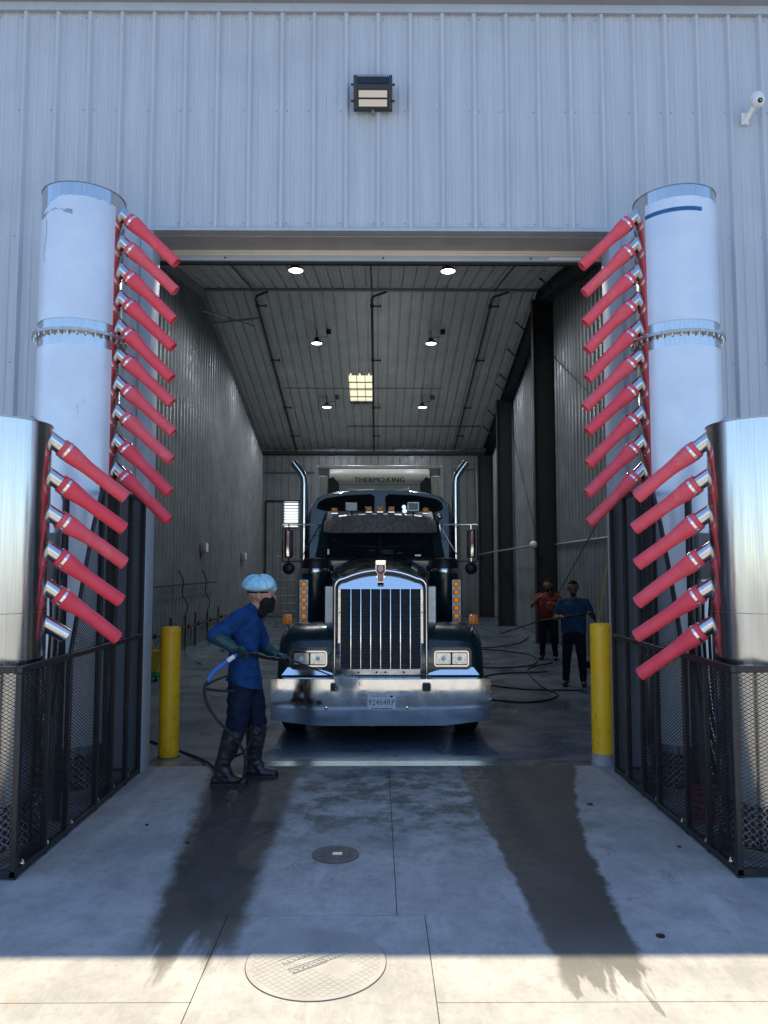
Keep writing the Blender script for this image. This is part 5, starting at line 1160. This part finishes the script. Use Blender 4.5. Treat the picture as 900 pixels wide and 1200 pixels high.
W2 = standing('r', 'person in red tee shirt standing behind the person in blue', (3.66, 16.6, -.15), R(-110), 1.70, 'tee_red', 'skin2', (((-.34, .08, 1.16), (-.16, .22, 1.34)), ((.34, .06, 1.14), (.12, .24, 1.22))))
l2 = thing('spray_lance', 'long black lance held by the person in the blue tee shirt', 'pressure washer', (2.7, 12.5, 0))
hA, hB = W1(-.19, .30, 1.13), W1(.24, .26, 1.20)
MB().tube([hB + (hB - hA) * .15, hA, hA + (hA - hB).normalized() * .35, V3(1.95, 12.2, .78)], [.016, .016, .012, .009], 8).build('wand', 'black', l2)
MB().tube(smooth_path([hB + (hB - hA) * .15, hB + V3(.15, .05, -.25), V3(3.75, 12.8, .3), V3(3.6, 12.6, -.13), V3(3.0, 12.4, -.135), V3(2.2, 12.6, -.135), V3(1.7, 13.4, -.135), V3(2.2, 14.3, -.135), V3(3.2, 14.6, -.135)], 8), .013, 6).build('hose', 'black_rubber', l2)
fh = thing('floor_hose', 'black hose lying in wide loops on the bay floor', 'hose', (2.4, 15.0, -.15))
for pts_ in ([(1.5, 11.6, -.137), (2.2, 11.3, -.137), (2.75, 11.9, -.137), (2.7, 12.9, -.137), (2.9, 15.0, -.137), (3.6, 16.0, -.137)], [(1.6, 15.5, -.137), (2.4, 15.2, -.137), (3.2, 15.8, -.137), (3.4, 17.5, -.137), (2.5, 18.6, -.137), (1.8, 18.0, -.137)], [(1.6, 19.5, -.137), (2.6, 19.0, -.137), (3.6, 20, -.137), (4.3, 22, -.12)]):
    MB().tube(smooth_path(pts_, 8), .014, 6).build('hose_run', 'black_rubber', fh)

# ------------------------------------------------------------------ small things along the bay walls
bk = thing('mop_bucket', 'yellow mop bucket on green wheels base by the bay wall', 'bucket', (-3.95, 13.6, -.15))
MB().rings([[(-3.95 + p * s_, 13.6 + q * s_, z_) for p, q in rrect(.36, .42, .08)] for s_, z_ in ((.75, .02), (.85, .1), (1., .34), (1.06, .36), (1.0, .35), (.8, .08))], True, True).build('tub', 'bucket', bk)
MB().bbox((-4.10, 13.42, -.09), (-3.80, 13.78, .03), .02).build('caster_base', 'green', bk)
for dx in (-.12, .12):
    for dy in (-.14, .14): MB().lathe([(.001, -.015), (.03, -.015), (.03, .015), (.001, .015)], (-3.95 + dx, 13.6 + dy, -.12), (1, 0, 0), 10).build('caster', 'black', bk)
for k, (a, b, lab) in enumerate((((-4.25, 13.9, -.14), (-4.66, 14.3, 1.55), 'thin yellow mop handle leaning on the wall above the bucket'), ((-4.1, 14.6, -.14), (-4.66, 14.7, 1.75), 'tall thin mop handle leaning on the wall behind the bollard'))):
    mp = thing('mop', lab, 'mop', a); MB().tube([Vector(a) + V3(0, 0, .08), b], .014, 6).build('handle', 'wood', mp)
    MB().bbox((a[0] - .14, a[1] - .05, a[2]), (a[0] + .14, a[1] + .05, a[2] + .09), .02).build('mop_head', 'green' if k == 0 else 'black', mp)
for (yy, zz, lab) in ((20.7, 2.35, 'small grey wall box with a lit front on the bay wall'), (26.8, 2.22, 'small grey wall box deep in the bay, near the rolling ladder')):
    bx = thing('wall_box', lab, 'junction box', (-4.74, yy, zz)); MB().bbox((-4.745, yy - .14, zz - .14), (-4.60, yy + .14, zz + .14), .012).build('housing', 'conduit', bx); MB().bbox((-4.605, yy - .11, zz - .11), (-4.585, yy + .11, zz + .11), .006, 1).build('cover', 'white', bx)
mf = thing('water_manifold', 'dark pipe manifold with valves low on the bay wall', 'pipework', (-4.6, 19.0, -.15))
MB().tube([(-4.62, 15.5, .38), (-4.62, 23.5, .38)], .03, 8).tube([(-4.62, 15.5, 1.42), (-4.62, 22.0, 1.42)], .02, 6).build('header_pipe', 'pipe', mf)
for yy in (15.8, 17.3, 18.6, 19.6, 21.0, 22.4):
    MB().tube([(-4.62, yy, -.14), (-4.62, yy, .7)], .024, 6).lathe([(.001, 0), (.06, 0), (.06, .05), (.001, .05)], (-4.56, yy, .42), (1, 0, 0), 10).build('valve', 'pipe', mf)
for yy in (17.8, 20.2):
    MB().tube(smooth_path([(-4.6, yy, 1.75), (-4.52, yy + .12, 1.5), (-4.55, yy + .2, 1.2), (-4.5, yy + .5, .9), (-4.55, yy + .3, .5), (-4.3, yy - .4, -.135), (-3.6, yy - 2.0, -.135)], 6), .014, 6).build('drop_hose', 'black_rubber', mf)
ld = thing('rolling_ladder', 'grey metal ladder rack standing beside the trailer at the back', 'ladder', (-3.06, 25.8, -.15))
for dx in (-.34, .34): MB().tube([(-3.06 + dx, 25.8, -.15), (-3.06 + dx, 25.9, 2.35)], .03, 8).build('upright', 'conduit', ld)
for k in range(9): MB().tube([(-3.40, 25.8 + .011 * k, .1 + .26 * k), (-2.72, 25.8 + .011 * k, .1 + .26 * k)], .022, 6).build('rung', 'conduit', ld)
MB().tube([(-3.40, 25.85, .9), (-2.72, 25.85, 1.9)], .015, 5).build('cross_brace', 'conduit', ld)
gl = thing('globe_lamp', 'small white globe on the conduit of the steel column wall', 'lamp', (4.06, 20.05, 2.40))
MB().ell((4.06, 20.02, 2.42), (.10, .10, .10), 16, 10).build('globe', 'white', gl); MB().lathe([(.001, 0), (.06, 0), (.06, .06), (.001, .06)], (4.06, 20.09, 2.42), (0, 1, 0), 12).build('base', 'conduit', gl)
db = thing('broom', 'tall broom with a wooden handle leaning behind the right bollard'.replace('right ', 'concrete-footed '), 'broom', (4.2, 15.3, -.15))
MB().tube([(4.25, 15.3, -.05), (4.62, 15.5, 1.85)], .014, 6).build('handle', 'wood', db); MB().bbox((4.08, 15.22, -.15), (4.42, 15.38, -.02), .02).build('brush_head', 'black', db)
# bits of litter and grit on the apron
for k, (px_, py_) in enumerate(((-1.62, 5.55), (-1.25, 5.2), (1.62, 6.0), (1.95, 5.1))):
    q = MB(); r_ = .012 + .006 * (k % 3); q.ell((px_, py_, .006), (r_, r_ * .7, .006), 8, 6)
    for i, v in enumerate(q.v): q.v[i] = (v[0] + .003 * math.sin(i * 3.1), v[1] + .003 * math.cos(i * 2.3), max(.0006, v[2]))
    tag(q.build('pebble', 'joint', None, origin=(px_, py_, 0)), ('small dark pebble between the fence and the wet track by the worker', 'dark pebble at the edge of the wet track behind the worker', 'dark pebble on dry concrete near the concrete-footed bollard', 'dark pebble close to the mesh fence with the hose coil')[k], 'pebble', 'pebbles on the apron')
